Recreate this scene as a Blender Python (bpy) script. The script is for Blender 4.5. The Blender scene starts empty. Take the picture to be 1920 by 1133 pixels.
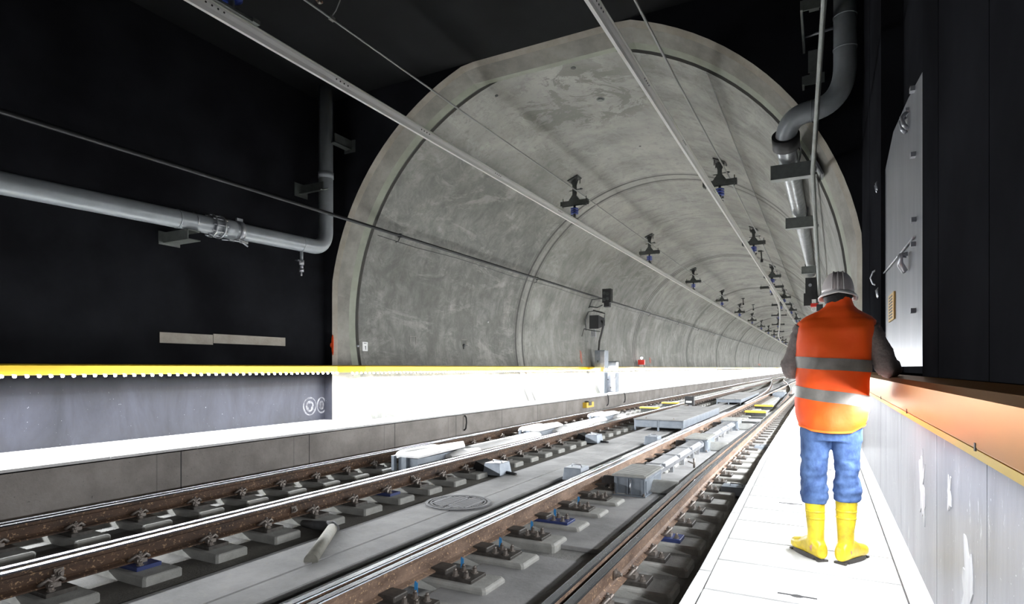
import bpy, bmesh, math, random
from mathutils import Vector, Matrix, noise
random.seed(7)
PI = math.pi
SC = bpy.context.scene
COL = SC.collection

# ------------------------------------------------------------------ camera
FPX, CX, HY = 1115.0, 960.0, 690.0          # focal length in px of the 1920x1133 frame, horizon row
TH = math.atan((1545.0 - CX) / FPX)         # yaw of the camera to the left of the tunnel axis
S_, C_ = math.sin(TH), math.cos(TH)
CAMZ = 1.15                                  # eye height over the walkway (z = 0)
cam_d = bpy.data.cameras.new('camera')
cam = bpy.data.objects.new('camera', cam_d); COL.objects.link(cam)
cam_d.sensor_width = 36.0; cam_d.lens = 36.0 * FPX / 1920.0
cam_d.shift_y = (HY - 566.5) / 1920.0
cam_d.clip_start = 0.05; cam_d.clip_end = 600
cam.location = (0, 0, CAMZ); cam.rotation_euler = (PI / 2, 0, TH)
SC.camera = cam

# ------------------------------------------------------------------ world, exposure
SC.view_settings.view_transform = 'Standard'
SC.view_settings.look = 'None'
SC.view_settings.gamma = 1.0
SC.view_settings.use_curve_mapping = False
SC.view_settings.exposure = 0.0
W = bpy.data.worlds.new('world'); SC.world = W; W.use_nodes = True
bg = W.node_tree.nodes['Background']
bg.inputs[0].default_value = (0.92, 0.94, 1.0, 1); bg.inputs[1].default_value = 0.06   # dim ambient fill added, entering by the hall's open rear

# ------------------------------------------------------------------ lamps under both handrails
def strip(name, x, z, y0, y1, watt_per_m, tilt, col=(0.93, 0.96, 1.0)):
    L = bpy.data.lights.new(name, 'AREA'); L.shape = 'RECTANGLE'
    L.size = 0.05; L.size_y = (y1 - y0); L.energy = watt_per_m * (y1 - y0); L.color = col
    o = bpy.data.objects.new(name, L); COL.objects.link(o)
    o.location = (x, (y0 + y1) / 2, z); o.rotation_euler = (0, tilt, 0)
    return o
WL, WR, WT = 76, 24, 120
for a, b in ((-4, 3), (3, 9.8)):
    strip('led_light', -9.43, 1.045, a, b, WL, math.radians(-32))
for a, b in ((9.8, 18), (18, 34), (34, 60), (60, 100), (100, 160), (160, 228)):
    strip('led_light', -9.13, 1.045, a, b, WT, math.radians(-32))
for a, b in ((-4, 2), (2, 9.8)):
    strip('led_light', 0.31, 0.94, a, b, WR, math.radians(32))
for a, b in ((9.8, 18), (18, 34), (34, 60), (60, 100), (100, 160), (160, 228)):
    strip('led_light', -0.04, 0.94, a, b, WT * .8, math.radians(32))

# ------------------------------------------------------------------ pixel helper: the world point at depth-plane y seen at (px,py)
def P(px, py, Y):
    a = (px - CX) / FPX
    t = Y / (a * S_ + C_)
    return Vector(((a * C_ - S_) * t, Y, CAMZ + (HY - py) / FPX * t))

# ------------------------------------------------------------------ materials
def mat(name, col, rough=0.6, metal=0.0, spec=None, emit=None, estr=0.0, bump=0.0, bscale=20.0, var=None, vscale=3.0, stretch=(1, 1, 1), coat=0.0, detail=6):
    m = bpy.data.materials.new(name); m.use_nodes = True
    nt = m.node_tree; b = nt.nodes['Principled BSDF']
    b.inputs['Base Color'].default_value = (*col, 1)
    b.inputs['Roughness'].default_value = rough; b.inputs['Metallic'].default_value = metal
    if spec is not None: b.inputs['Specular IOR Level'].default_value = spec
    if coat: b.inputs['Coat Weight'].default_value = coat
    if emit: b.inputs['Emission Color'].default_value = (*emit, 1); b.inputs['Emission Strength'].default_value = estr
    if var is not None or bump:
        tc = nt.nodes.new('ShaderNodeTexCoord'); mp = nt.nodes.new('ShaderNodeMapping')
        mp.inputs['Scale'].default_value = stretch
        nt.links.new(tc.outputs['Object'], mp.inputs['Vector'])
    if var is not None:
        n = nt.nodes.new('ShaderNodeTexNoise'); n.inputs['Scale'].default_value = vscale; n.inputs['Detail'].default_value = detail
        n.inputs['Roughness'].default_value = 0.65
        r = nt.nodes.new('ShaderNodeValToRGB')
        r.color_ramp.elements[0].position = 0.35; r.color_ramp.elements[1].position = 0.65
        r.color_ramp.elements[0].color = (*var, 1); r.color_ramp.elements[1].color = (*col, 1)
        nt.links.new(mp.outputs[0], n.inputs['Vector']); nt.links.new(n.outputs['Fac'], r.inputs[0])
        nt.links.new(r.outputs[0], b.inputs['Base Color'])
    if bump:
        n2 = nt.nodes.new('ShaderNodeTexNoise'); n2.inputs['Scale'].default_value = bscale; n2.inputs['Detail'].default_value = 4
        bp = nt.nodes.new('ShaderNodeBump'); bp.inputs['Strength'].default_value = bump; bp.inputs['Distance'].default_value = 0.01
        nt.links.new(mp.outputs[0], n2.inputs['Vector']); nt.links.new(n2.outputs['Fac'], bp.inputs['Height'])
        nt.links.new(bp.outputs[0], b.inputs['Normal'])
    return m

class NB:
    """small node builder"""
    def __init__(s, m): s.nt = m.node_tree; s.b = s.nt.nodes['Principled BSDF']
    def n(s, t, **kw):
        o = s.nt.nodes.new(t)
        for k, v in kw.items():
            if k in o.inputs.keys(): o.inputs[k].default_value = v
            else: setattr(o, k, v)
        return o
    def l(s, a, b): s.nt.links.new(a, b)
    def math(s, op, a, b=None, c=None):
        o = s.nt.nodes.new('ShaderNodeMath'); o.operation = op
        for i, v in enumerate((a, b, c)):
            if v is None: continue
            if isinstance(v, (int, float)): o.inputs[i].default_value = v
            else: s.l(v, o.inputs[i])
        return o.outputs[0]
    def mix(s, f, a, b, mode='MIX'):
        o = s.nt.nodes.new('ShaderNodeMix'); o.data_type = 'RGBA'; o.blend_type = mode
        for i, v in ((0, f), (6, a), (7, b)):
            if isinstance(v, (int, float)): o.inputs[i].default_value = v
            elif isinstance(v, tuple): o.inputs[i].default_value = (*v, 1)
            else: s.l(v, o.inputs[i])
        return o.outputs[2]
    def noise(s, vec, scale, detail=6, rough=0.6, dist=0.0):
        o = s.n('ShaderNodeTexNoise', Scale=scale, Detail=detail, Roughness=rough, Distortion=dist)
        s.l(vec, o.inputs['Vector']); return o.outputs['Fac']
    def coords(s, scale=(1, 1, 1)):
        tc = s.n('ShaderNodeTexCoord'); mp = s.n('ShaderNodeMapping'); mp.inputs['Scale'].default_value = scale
        s.l(tc.outputs['Object'], mp.inputs[0]); return mp.outputs[0]
    def step(s, v, lo, hi):
        o = s.n('ShaderNodeMapRange'); o.clamp = True
        o.inputs['From Min'].default_value = lo; o.inputs['From Max'].default_value = hi
        s.l(v, o.inputs['Value']); return o.outputs[0]
    def sep(s, v):
        o = s.n('ShaderNodeSeparateXYZ'); s.l(v, o.inputs[0]); return o.outputs
    def bump(s, h, strength, dist=0.01):
        o = s.n('ShaderNodeBump', Strength=strength, Distance=dist); s.l(h, o.inputs['Height']); s.l(o.outputs[0], s.b.inputs['Normal'])

def vault_material():
    m = mat('vault_concrete', (0.24, 0.235, 0.215), 0.75); q = NB(m)
    v = q.coords(); vs = q.coords((1, 0.35, 1)); vr = q.coords((1.0, 3.5, 1.0)); x, y, z = q.sep(v)[0:3]
    base = q.mix(q.step(q.noise(v, 0.55, 9, 0.68, 0.5), 0.36, 0.62), (0.165, 0.165, 0.148), (0.37, 0.365, 0.335))
    farw = q.step(y, 16.0, 26.0)
    near = q.math('SUBTRACT', 1.0, q.step(y, 18.46, 18.5)); wob = q.math('MULTIPLY', q.math('SUBTRACT', q.noise(v, .7, 5, .7), .5), 1.6)
    lefts = q.math('SUBTRACT', 1.0, q.step(q.math('ADD', x, wob), -7.6, -6.0))                    # first pour: darker, rougher left shoulder
    mott = q.math('ADD', q.math('MULTIPLY', q.step(q.noise(v, 1.9, 10, 0.78, 1.0), 0.42, 0.60), .45), .30)
    base = q.mix(q.math('MULTIPLY', q.math('MULTIPLY', near, lefts), mott), base, (0.085, 0.087, 0.076))
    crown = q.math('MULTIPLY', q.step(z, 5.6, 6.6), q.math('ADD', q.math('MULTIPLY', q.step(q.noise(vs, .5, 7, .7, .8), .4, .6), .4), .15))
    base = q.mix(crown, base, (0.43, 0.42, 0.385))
    base = q.mix(q.math('MULTIPLY', q.step(q.noise(vr, 0.9, 7, 0.7, 0.6), 0.50, 0.72), q.math('ADD', q.math('MULTIPLY', farw, .5), .3)), base, (0.115, 0.115, 0.103))            # ring-wise streaks
    base = q.mix(q.math('MULTIPLY', q.step(q.noise(vs, 1.3, 9, 0.75, .8), 0.53, 0.60), 0.40), base, (0.44, 0.435, 0.40))
    base = q.mix(q.math('MULTIPLY', q.step(q.noise(v, 5.0, 9, 0.82, .6), 0.52, 0.66), 0.5), base, (0.07, 0.07, 0.062))
    # rough grey repair patches on the crown near the portal
    d0 = q.n('ShaderNodeVectorMath', operation='DISTANCE'); mp2 = q.coords((1, 1.0, 0)); q.l(mp2, d0.inputs[0]); d0.inputs[1].default_value = (-4.6, 12.2, 0)
    pt = q.math('MULTIPLY', q.math('SUBTRACT', 1.0, q.step(d0.outputs['Value'], 1.2, 1.9)), q.math('MULTIPLY', q.step(q.noise(v, 0.9, 10, 0.75, 1.6), 0.50, 0.52), q.step(z, 6.0, 6.2)))
    base = q.mix(q.math('MULTIPLY', pt, 0.8), base, (0.14, 0.14, 0.12))
    # lower walls are darker in blotches
    low = q.math('SUBTRACT', 1.0, q.step(z, 3.4, 6.4))
    base = q.mix(q.math('MULTIPLY', q.math('MULTIPLY', low, q.math('ADD', q.step(q.noise(vr, 0.8, 7, 0.7), 0.36, 0.62), .35)), 0.40), base, (0.075, 0.075, 0.066))
    # construction joints every 14.3 m
    d = q.math('PINGPONG', q.math('SUBTRACT', y, 18.5), 7.15)
    wdt = q.math('MULTIPLY', y, 0.0024)
    j = q.math('SUBTRACT', 1.0, q.step(q.math('ABSOLUTE', q.math('SUBTRACT', d, .26)), 0.04, 0.08)); j = q.math('MAXIMUM', j, q.math('MULTIPLY', q.math('LESS_THAN', d, wdt), q.step(y, 28, 30)))
    d1 = q.math('ABSOLUTE', q.math('SUBTRACT', d, 0.40)); j1 = q.math('MULTIPLY', q.math('SUBTRACT', 1.0, q.step(d1, 0.012, 0.05)), 0.45)
    lt = q.math('LESS_THAN', q.math('ABSOLUTE', q.math('SUBTRACT', d, 0.0)), 0.18)
    base = q.mix(q.math('MULTIPLY', lt, 0.18), base, (0.32, 0.31, 0.28))
    jj = q.math('MAXIMUM', j, j1)
    base = q.mix(q.math('MULTIPLY', jj, 0.85), base, (0.035, 0.034, 0.03))
    q.l(base, q.b.inputs['Base Color'])
    h = q.math('ADD', q.math('MULTIPLY', q.noise(v, 14, 5), 0.3), q.math('SUBTRACT', q.noise(v, 2.0, 4), q.math('MULTIPLY', jj, 2.0)))
    q.bump(h, 0.5, 0.015)
    return m

def concrete(name, dark, light, scale=2.0, pits=0.5, rough=0.8, joints=None, jw=0.01):
    m = mat(name, light, rough); q = NB(m); v = q.coords()
    base = q.mix(q.step(q.noise(v, scale, 8, 0.65), 0.35, 0.65), dark, light)
    base = q.mix(q.math('MULTIPLY', q.step(q.noise(v, scale * 22, 3, 0.6), 0.66, 0.74), pits), base, tuple(c * 0.3 for c in dark))
    hj = None
    if joints:
        y = q.sep(v)[1]; d = q.math('PINGPONG', q.math('SUBTRACT', y, joints[1]), joints[0] / 2)
        hj = q.math('SUBTRACT', 1.0, q.step(d, jw * 0.5, jw))
        d2 = q.math('PINGPONG', q.math('SUBTRACT', y, joints[1] - .35), joints[0] / 2)
        h2 = q.math('MULTIPLY', q.math('SUBTRACT', 1.0, q.step(d2, jw * .3, jw)), 0.4)
        base = q.mix(q.math('MAXIMUM', hj, h2), base, (0.02, 0.02, 0.02))
    q.l(base, q.b.inputs['Base Color'])
    q.bump(q.math('ADD', q.noise(v, scale * 18, 6), q.noise(v, scale * 3, 4)), 0.45, 0.008)
    return m

def black_paint():
    m = mat('black_wall_paint', (0.016, 0.017, 0.021), 0.32); q = NB(m); v = q.coords()
    vs = q.coords((1, 2.2, 0.7)); z = q.sep(v)[2]
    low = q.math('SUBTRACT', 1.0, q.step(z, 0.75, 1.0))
    base = q.mix(q.step(q.noise(v, 0.8, 5), 0.35, 0.7), (0.008, 0.008, 0.0092), (0.016, 0.0165, 0.019))
    # chalky scuffs, drips and chips below the handrail where the wall gets knocked
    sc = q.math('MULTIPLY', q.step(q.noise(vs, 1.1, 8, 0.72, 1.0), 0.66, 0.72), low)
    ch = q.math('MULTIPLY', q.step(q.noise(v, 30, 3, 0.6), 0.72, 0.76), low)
    base = q.mix(q.math('MULTIPLY', q.math('MULTIPLY', q.math('ADD', q.step(q.noise(vs, 0.7, 6, 0.7, .5), 0.3, 0.7), 0.35), low), 0.75), base, (0.044, 0.046, 0.060))   # lamp light below the handrail, painted in as paler blue-grey
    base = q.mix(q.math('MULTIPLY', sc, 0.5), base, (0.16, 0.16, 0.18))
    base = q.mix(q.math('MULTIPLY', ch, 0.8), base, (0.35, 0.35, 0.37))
    q.l(base, q.b.inputs['Base Color'])
    rr = q.n('ShaderNodeMapRange'); rr.inputs['To Min'].default_value = 0.28; rr.inputs['To Max'].default_value = 0.5
    q.l(q.noise(vs, 3, 5), rr.inputs['Value']); q.l(q.math('ADD', rr.outputs[0], q.math('MULTIPLY', q.step(z, .8, 1.2), .3)), q.b.inputs['Roughness'])
    q.l(q.math('MULTIPLY', low, .3), q.b.inputs['Specular IOR Level'])
    q.bump(q.noise(v, 9, 4), 0.08, 0.01)
    return m

def lit_wall():  # black paint lightened: the handrail lamps' light painted in, with worn specks
    m = mat('worn_wall_paint_lit', (0.10, 0.10, 0.11), 0.4); q = NB(m); v = q.coords(); vs = q.coords((1, 2.4, 0.5))
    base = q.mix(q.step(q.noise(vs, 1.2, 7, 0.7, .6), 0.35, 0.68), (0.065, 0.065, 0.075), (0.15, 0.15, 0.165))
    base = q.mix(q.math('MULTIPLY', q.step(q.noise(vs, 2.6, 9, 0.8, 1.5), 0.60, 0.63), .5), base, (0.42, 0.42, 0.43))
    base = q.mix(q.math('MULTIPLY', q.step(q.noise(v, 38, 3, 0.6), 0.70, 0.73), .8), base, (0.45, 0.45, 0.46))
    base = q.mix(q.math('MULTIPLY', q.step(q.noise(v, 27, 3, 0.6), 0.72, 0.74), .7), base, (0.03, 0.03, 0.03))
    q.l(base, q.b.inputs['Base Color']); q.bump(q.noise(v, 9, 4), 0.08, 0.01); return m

def rust_material(name, a, b, c):
    m = mat(name, a, 0.75); q = NB(m); v = q.coords((1, 0.4, 1)); w = q.coords()
    base = q.mix(q.step(q.noise(v, 5, 7, 0.7), 0.35, 0.65), a, b)
    base = q.mix(q.math('MULTIPLY', q.step(q.noise(w, 34, 4, 0.7), 0.585, 0.64), 0.85), base, c)
    q.l(base, q.b.inputs['Base Color']); q.bump(q.noise(w, 60, 4), 0.5, 0.004)
    return m

def floor_material():
    m = mat('track_bed_concrete', (0.2, 0.2, 0.19), 0.85); q = NB(m); v = q.coords(); x = q.sep(v)[0]
    wx = q.math('ADD', x, q.math('MULTIPLY', q.math('SUBTRACT', q.noise(v, 1.5, 4), 0.5), 0.10))
    base = q.mix(q.step(q.noise(v, 1.6, 8, 0.7), 0.3, 0.7), (0.17, 0.17, 0.16), (0.30, 0.295, 0.28))
    br = q.mix(q.step(q.noise(v, 3.0, 8, 0.75), 0.3, 0.7), (0.075, 0.070, 0.060), (0.15, 0.14, 0.12))
    band = q.math('MULTIPLY', q.step(wx, -5.55, -5.45), q.math('SUBTRACT', 1.0, q.step(wx, -4.80, -4.76)))
    base = q.mix(band, base, br)
    asp = q.math('MULTIPLY', q.step(wx, -3.86, -3.83), q.math('SUBTRACT', 1.0, q.step(wx, -2.95, -2.9)))
    base = q.mix(asp, base, q.mix(q.noise(v, 40, 3), (0.03, 0.03, 0.03), (0.075, 0.075, 0.075)))
    dt = q.step(wx, -1.12, -1.05)
    base = q.mix(dt, base, (0.07, 0.065, 0.055))
    base = q.mix(q.math('MULTIPLY', q.step(q.noise(v, 60, 3, 0.6), 0.62, 0.7), 0.5), base, (0.07, 0.07, 0.065))
    q.l(base, q.b.inputs['Base Color']); q.bump(q.math('ADD', q.noise(v, 50, 5), q.noise(v, 6, 4)), 0.7, 0.012)
    return m

def zinc(name='galvanised_steel', a=(0.30, 0.31, 0.33), b=(0.48, 0.49, 0.51), rough=0.38):
    return mat(name, b, rough, 0.75, var=a, vscale=6, bump=0.08, bscale=30)

M = {}
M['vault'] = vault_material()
M['portal'] = concrete('portal_concrete', (0.24, 0.215, 0.175), (0.36, 0.33, 0.28), 1.6, 0.5)
M['portal_dark'] = concrete('portal_reveal_concrete', (0.17, 0.16, 0.14), (0.27, 0.26, 0.23), 1.8, 0.4)
M['green'] = mat('pale_green_joint', (0.27, 0.285, 0.225), 0.6, var=(0.20, 0.21, 0.165), vscale=2)
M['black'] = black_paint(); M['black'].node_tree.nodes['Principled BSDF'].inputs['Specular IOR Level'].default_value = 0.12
M['ceil'] = mat('dark_ceiling_paint', (0.010, 0.0105, 0.011), 0.8, spec=0.08, var=(0.006, 0.006, 0.0062), vscale=0.7, bump=0.1)
M['kerb'] = concrete('kerb_concrete', (0.17, 0.155, 0.14), (0.28, 0.26, 0.24), 1.3, 0.7, joints=(2.4, 5.35), jw=0.012)
M['slab'] = concrete('walkway_slab_concrete', (0.50, 0.50, 0.49), (0.64, 0.64, 0.63), 2.5, 0.25)
M['joint'] = mat('walkway_joint', (0.06, 0.06, 0.06), 0.9)
M['bed'] = floor_material()
M['bedslab'] = concrete('centre_slab_concrete', (0.19, 0.19, 0.185), (0.31, 0.305, 0.30), 1.5, 0.25)
M['pad'] = concrete('pad_concrete', (0.24, 0.24, 0.22), (0.36, 0.355, 0.33), 5, 0.3)
M['rust'] = rust_material('rail_rust', (0.030, 0.017, 0.011), (0.095, 0.050, 0.027), (0.36, 0.23, 0.13))
M['rustlight'] = rust_material('rail_rust_light', (0.085, 0.048, 0.030), (0.25, 0.165, 0.115), (0.50, 0.33, 0.19))
M['head'] = mat('polished_rail_head', (0.42, 0.43, 0.46), 0.20, 1.0, var=(0.34, 0.35, 0.38), vscale=20, stretch=(1, 0.05, 1))
M['headdark'] = mat('worn_rail_head', (0.13, 0.14, 0.155), 0.26, 1.0, var=(0.09, 0.095, 0.105), vscale=20, stretch=(1, 0.05, 1))
M['headmid'] = mat('grey_rail_head', (0.26, 0.27, 0.30), 0.24, 1.0, var=(0.20, 0.21, 0.23), vscale=20, stretch=(1, 0.05, 1))
M['lit_wall'] = lit_wall()
M['plate'] = mat('dark_baseplate_steel', (0.10, 0.09, 0.08), 0.55, 0.4, var=(0.05, 0.045, 0.04), vscale=15)
M['bolt'] = mat('worn_bolt_steel', (0.32, 0.29, 0.26), 0.5, 0.6, var=(0.18, 0.15, 0.13), vscale=25)
M['blueplate'] = mat('blue_plastic_plate', (0.025, 0.04, 0.14), 0.5)
M['bluetag'] = mat('blue_paint_mark', (0.03, 0.22, 0.50), 0.6)
M['insul'] = mat('blue_insulator', (0.02, 0.05, 0.33), 0.3)
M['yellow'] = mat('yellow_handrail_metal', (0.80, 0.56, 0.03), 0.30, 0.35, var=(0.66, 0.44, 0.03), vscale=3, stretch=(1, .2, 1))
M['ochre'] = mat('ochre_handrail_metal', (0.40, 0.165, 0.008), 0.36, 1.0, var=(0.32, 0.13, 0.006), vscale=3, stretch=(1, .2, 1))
M['led'] = mat('led_glow', (1, 1, 1), 0.5, emit=(0.93, 0.96, 1.0), estr=60)
M['led'].cycles.emission_sampling = 'NONE'
M['alu'] = mat('bare_aluminium_bar', (0.93, 0.92, 0.90), 0.35, 0.0, var=(0.86, 0.85, 0.83), vscale=5, stretch=(1, .05, 1))
M['alugrey'] = mat('dull_aluminium_flange', (0.50, 0.50, 0.46), 0.5, 0.3)
M['zinc'] = zinc()
M['pipe'] = mat('grey_pipe_paint', (0.29, 0.31, 0.325), 0.33, 0.1, var=(0.24, 0.26, 0.27), vscale=3, bump=0.03)
M['pipezinc'] = zinc('spangled_zinc_pipe', (0.26, 0.28, 0.29), (0.46, 0.48, 0.49), 0.33)
M['darksteel'] = mat('dark_grey_steel', (0.085, 0.09, 0.088), 0.5, 0.5, var=(0.05, 0.053, 0.05), vscale=8)
M['bracket'] = mat('grey_bracket_steel', (0.16, 0.17, 0.16), 0.45, 0.5, var=(0.11, 0.12, 0.11), vscale=6)
M['rubber'] = mat('black_rubber', (0.012, 0.012, 0.012), 0.55)
M['cable'] = mat('dark_cable', (0.018, 0.018, 0.019), 0.4, 0.0)
M['lightcable'] = mat('grey_wire', (0.30, 0.30, 0.29), 0.4, 0.6)
M['steelbox'] = mat('pale_steel_box', (0.27, 0.30, 0.335), 0.45, 0.4, var=(0.19, 0.215, 0.245), vscale=4)
M['boxlid'] = mat('ribbed_lid', (0.42, 0.42, 0.40), 0.5, 0.45, var=(0.32, 0.32, 0.30), vscale=6)
M['blackbox'] = mat('black_housing', (0.015, 0.015, 0.016), 0.45)
M['white'] = mat('white_plate', (0.75, 0.75, 0.74), 0.5)
M['ink'] = mat('black_print', (0.02, 0.02, 0.02), 0.6)
M['orangepaint'] = mat('orange_spray_paint', (0.85, 0.08, 0.01), 0.6)
M['redpaint'] = mat('faded_red_paint', (0.45, 0.12, 0.08), 0.7, var=(0.25, 0.15, 0.12), vscale=12)
M['redplastic'] = mat('red_plastic', (0.55, 0.03, 0.02), 0.35)
M['yellowplastic'] = mat('yellow_plastic', (0.75, 0.48, 0.05), 0.5)
M['door'] = mat('brushed_steel_sheet', (0.24, 0.25, 0.27), 0.38, 0.7, var=(0.17, 0.18, 0.20), vscale=2.5, stretch=(1, 2.5, .4), bump=0.04)
M['label'] = mat('ochre_label', (0.50, 0.33, 0.10), 0.6)
M['patch'] = concrete('bare_concrete_patch', (0.28, 0.25, 0.21), (0.38, 0.35, 0.30), 3, 0.5)
M['iron'] = mat('cast_iron', (0.15, 0.15, 0.155), 0.75, 0.1, var=(0.10, 0.10, 0.10), vscale=10)
M['conduit'] = mat('cement_conduit', (0.26, 0.25, 0.21), 0.7, var=(0.16, 0.155, 0.13), vscale=5)
# person
M['skin'] = mat('skin', (0.42, 0.21, 0.14), 0.5)
M['hair'] = mat('black_hair', (0.008, 0.007, 0.007), 0.6, bump=0.5, bscale=120)
M['vest'] = mat('orange_vest_fabric', (1.0, 0.115, 0.004), 0.6, var=(0.98, 0.085, 0.003), vscale=4, bump=0.25, bscale=14)
M['trim'] = mat('bright_orange_piping', (1.0, 0.20, 0.02), 0.6)
M['stripe'] = mat('grey_reflective_tape', (0.24, 0.225, 0.205), 0.45, 0.2, var=(0.16, 0.15, 0.135), vscale=9)
M['sleeve'] = mat('grey_sweater', (0.24, 0.20, 0.185), 0.85, var=(0.15, 0.125, 0.115), vscale=30, bump=0.4, bscale=60)
M['jeans'] = mat('blue_denim', (0.085, 0.155, 0.33), 0.85, var=(0.015, 0.04, 0.13), vscale=9, stretch=(1, 1, 0.6), bump=0.35, bscale=40)
M['boot'] = mat('yellow_rubber_boot', (0.78, 0.60, 0.025), 0.35, var=(0.42, 0.30, 0.02), vscale=9, bump=0.05)
M['sole'] = mat('dark_boot_sole', (0.05, 0.045, 0.04), 0.7)
M['helmet'] = mat('white_helmet_shell', (0.62, 0.57, 0.56), 0.35)

# ------------------------------------------------------------------ mesh builder
OFF = {}
class MB:
    def __init__(s): s.v = []; s.f = []; s.m = []; s.sm = []
    def add(s, vs, fs, mi=0, smooth=False):
        o = len(s.v); s.v += [Vector(v) for v in vs]
        for f in fs: s.f.append([i + o for i in f]); s.m.append(mi); s.sm.append(smooth)
    def box(s, c, d, rz=0.0, mi=0, rx=0.0, ry=0.0, taper=1.0):
        x, y, z = (q / 2 for q in d)
        R = Matrix.Rotation(rz, 3, 'Z') @ Matrix.Rotation(ry, 3, 'Y') @ Matrix.Rotation(rx, 3, 'X')
        vs = []
        for k, (sx, sy, sz) in enumerate(((-1, -1, -1), (1, -1, -1), (1, 1, -1), (-1, 1, -1), (-1, -1, 1), (1, -1, 1), (1, 1, 1), (-1, 1, 1))):
            tp = taper if sz > 0 else 1
            vs.append(Vector(c) + R @ Vector((sx * x * tp, sy * y * tp, sz * z)))
        s.add(vs, [(0, 3, 2, 1), (4, 5, 6, 7), (0, 1, 5, 4), (1, 2, 6, 5), (2, 3, 7, 6), (3, 0, 4, 7)], mi)
        return s
    def bb(s, x0, x1, y0, y1, z0, z1, mi=0):
        return s.box(((x0 + x1) / 2, (y0 + y1) / 2, (z0 + z1) / 2), (abs(x1 - x0), abs(y1 - y0), abs(z1 - z0)), mi=mi)
    def pad(s, c, d, bev=0.015, mi=0):
        """box with chamfered top edges and vertical corners"""
        x, y, z = (q / 2 for q in d); b = bev
        def ring(xx, yy, zz, k):
            return [(c[0] + px, c[1] + py, c[2] + zz) for px, py in ((-xx + k, -yy), (xx - k, -yy), (xx, -yy + k), (xx, yy - k), (xx - k, yy), (-xx + k, yy), (-xx, yy - k), (-xx, -yy + k))]
        rs = [ring(x, y, -z, b), ring(x, y, z - b, b), ring(x - b * .4, y - b * .4, z - b * .35, b), ring(x - b, y - b, z, b)]
        vs = sum(rs, []); fs = [tuple(reversed(range(8)))]
        for k in range(3):
            for i in range(8): j = (i + 1) % 8; fs.append((k * 8 + i, k * 8 + j, k * 8 + 8 + j, k * 8 + 8 + i))
        fs.append(tuple(range(24, 32)))
        s.add(vs, fs, mi); return s
    def cyl(s, p0, p1, r, n=12, mi=0, r1=None, cap=True, smooth=True):
        return s.tube([p0, p1], [r, r if r1 is None else r1], n, mi, cap, smooth)
    def tube(s, pts, r, n=12, mi=0, cap=True, smooth=True):
        pts = [Vector(p) for p in pts]; k = len(pts)
        if not isinstance(r, (list, tuple)): r = [r] * k
        rings = []; up = None
        for i, p in enumerate(pts):
            t = (pts[min(i + 1, k - 1)] - pts[max(i - 1, 0)])
            if t.length < 1e-9: t = Vector((0, 0, 1))
            t.normalize()
            if up is None:
                up = Vector((0, 0, 1)) if abs(t.z) < 0.9 else Vector((1, 0, 0))
            u = up - t * up.dot(t)
            if u.length < 1e-4: u = t.orthogonal()
            u.normalize(); up = u; w = t.cross(u)
            rings.append([p + (u * math.cos(2 * PI * j / n) + w * math.sin(2 * PI * j / n)) * r[i] for j in range(n)])
        s.rings(rings, mi, cap, smooth); return s
    def rings(s, rings, mi=0, cap=True, smooth=True, capb=None):
        n = len(rings[0]); vs = sum([list(q) for q in rings], []); fs = []
        for i in range(len(rings) - 1):
            for j in range(n):
                k = (j + 1) % n
                fs.append((i * n + j, i * n + k, (i + 1) * n + k, (i + 1) * n + j))
        s.add(vs, fs, mi, smooth)
        if cap:
            o = len(s.v) - len(vs)
            s.f.append([o + j for j in reversed(range(n))]); s.m.append(mi); s.sm.append(False)
            if capb is not False:
                s.f.append([o + (len(rings) - 1) * n + j for j in range(n)]); s.m.append(mi); s.sm.append(False)
        return s
    def sweep(s, prof, path, mi=None, cap=True, smooth=False):
        """closed profile of (x,z) swept along points running mostly in +Y"""
        rings = []
        for i, p in enumerate(path):
            a = Vector(path[max(i - 1, 0)]); b = Vector(path[min(i + 1, len(path) - 1)])
            t = (b - a).normalized(); side = Vector((t.y, -t.x, 0)).normalized()
            rings.append([Vector(p) + side * x + Vector((0, 0, z)) for x, z in prof])
        n = len(prof); o = len(s.v)
        for q in rings: s.v += q
        for i in range(len(rings) - 1):
            for j in range(n):
                k = (j + 1) % n
                s.f.append([o + i * n + j, o + (i + 1) * n + j, o + (i + 1) * n + k, o + i * n + k]); s.m.append(mi[j] if mi else 0); s.sm.append(smooth)
        if cap:
            s.f.append([o + j for j in range(n)]); s.m.append(0); s.sm.append(False)
            s.f.append([o + (len(rings) - 1) * n + j for j in reversed(range(n))]); s.m.append(0); s.sm.append(False)
        return s
    def ball(s, c, r, n=14, mi=0, sc=(1, 1, 1)):
        rings = []
        for i in range(1, n // 2):
            a = PI * i / (n // 2) - PI / 2
            rings.append([Vector(c) + Vector((math.cos(a) * math.cos(2 * PI * j / n) * r * sc[0], math.cos(a) * math.sin(2 * PI * j / n) * r * sc[1], math.sin(a) * r * sc[2])) for j in range(n)])
        s.rings(rings, mi, True, True); return s
    def hexbolt(s, c, r=0.02, h=0.025, mi=0, axis='z'):
        c = Vector(c); d = {'z': Vector((0, 0, 1)), 'x': Vector((1, 0, 0)), 'y': Vector((0, 1, 0))}[axis]
        s.tube([c, c + d * 0.006], r * 1.5, 10, mi, smooth=False)
        s.tube([c, c + d * h], r, 6, mi, smooth=False); s.tube([c + d * h, c + d * (h + 0.018)], r * 0.55, 8, mi)
        return s
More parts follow.
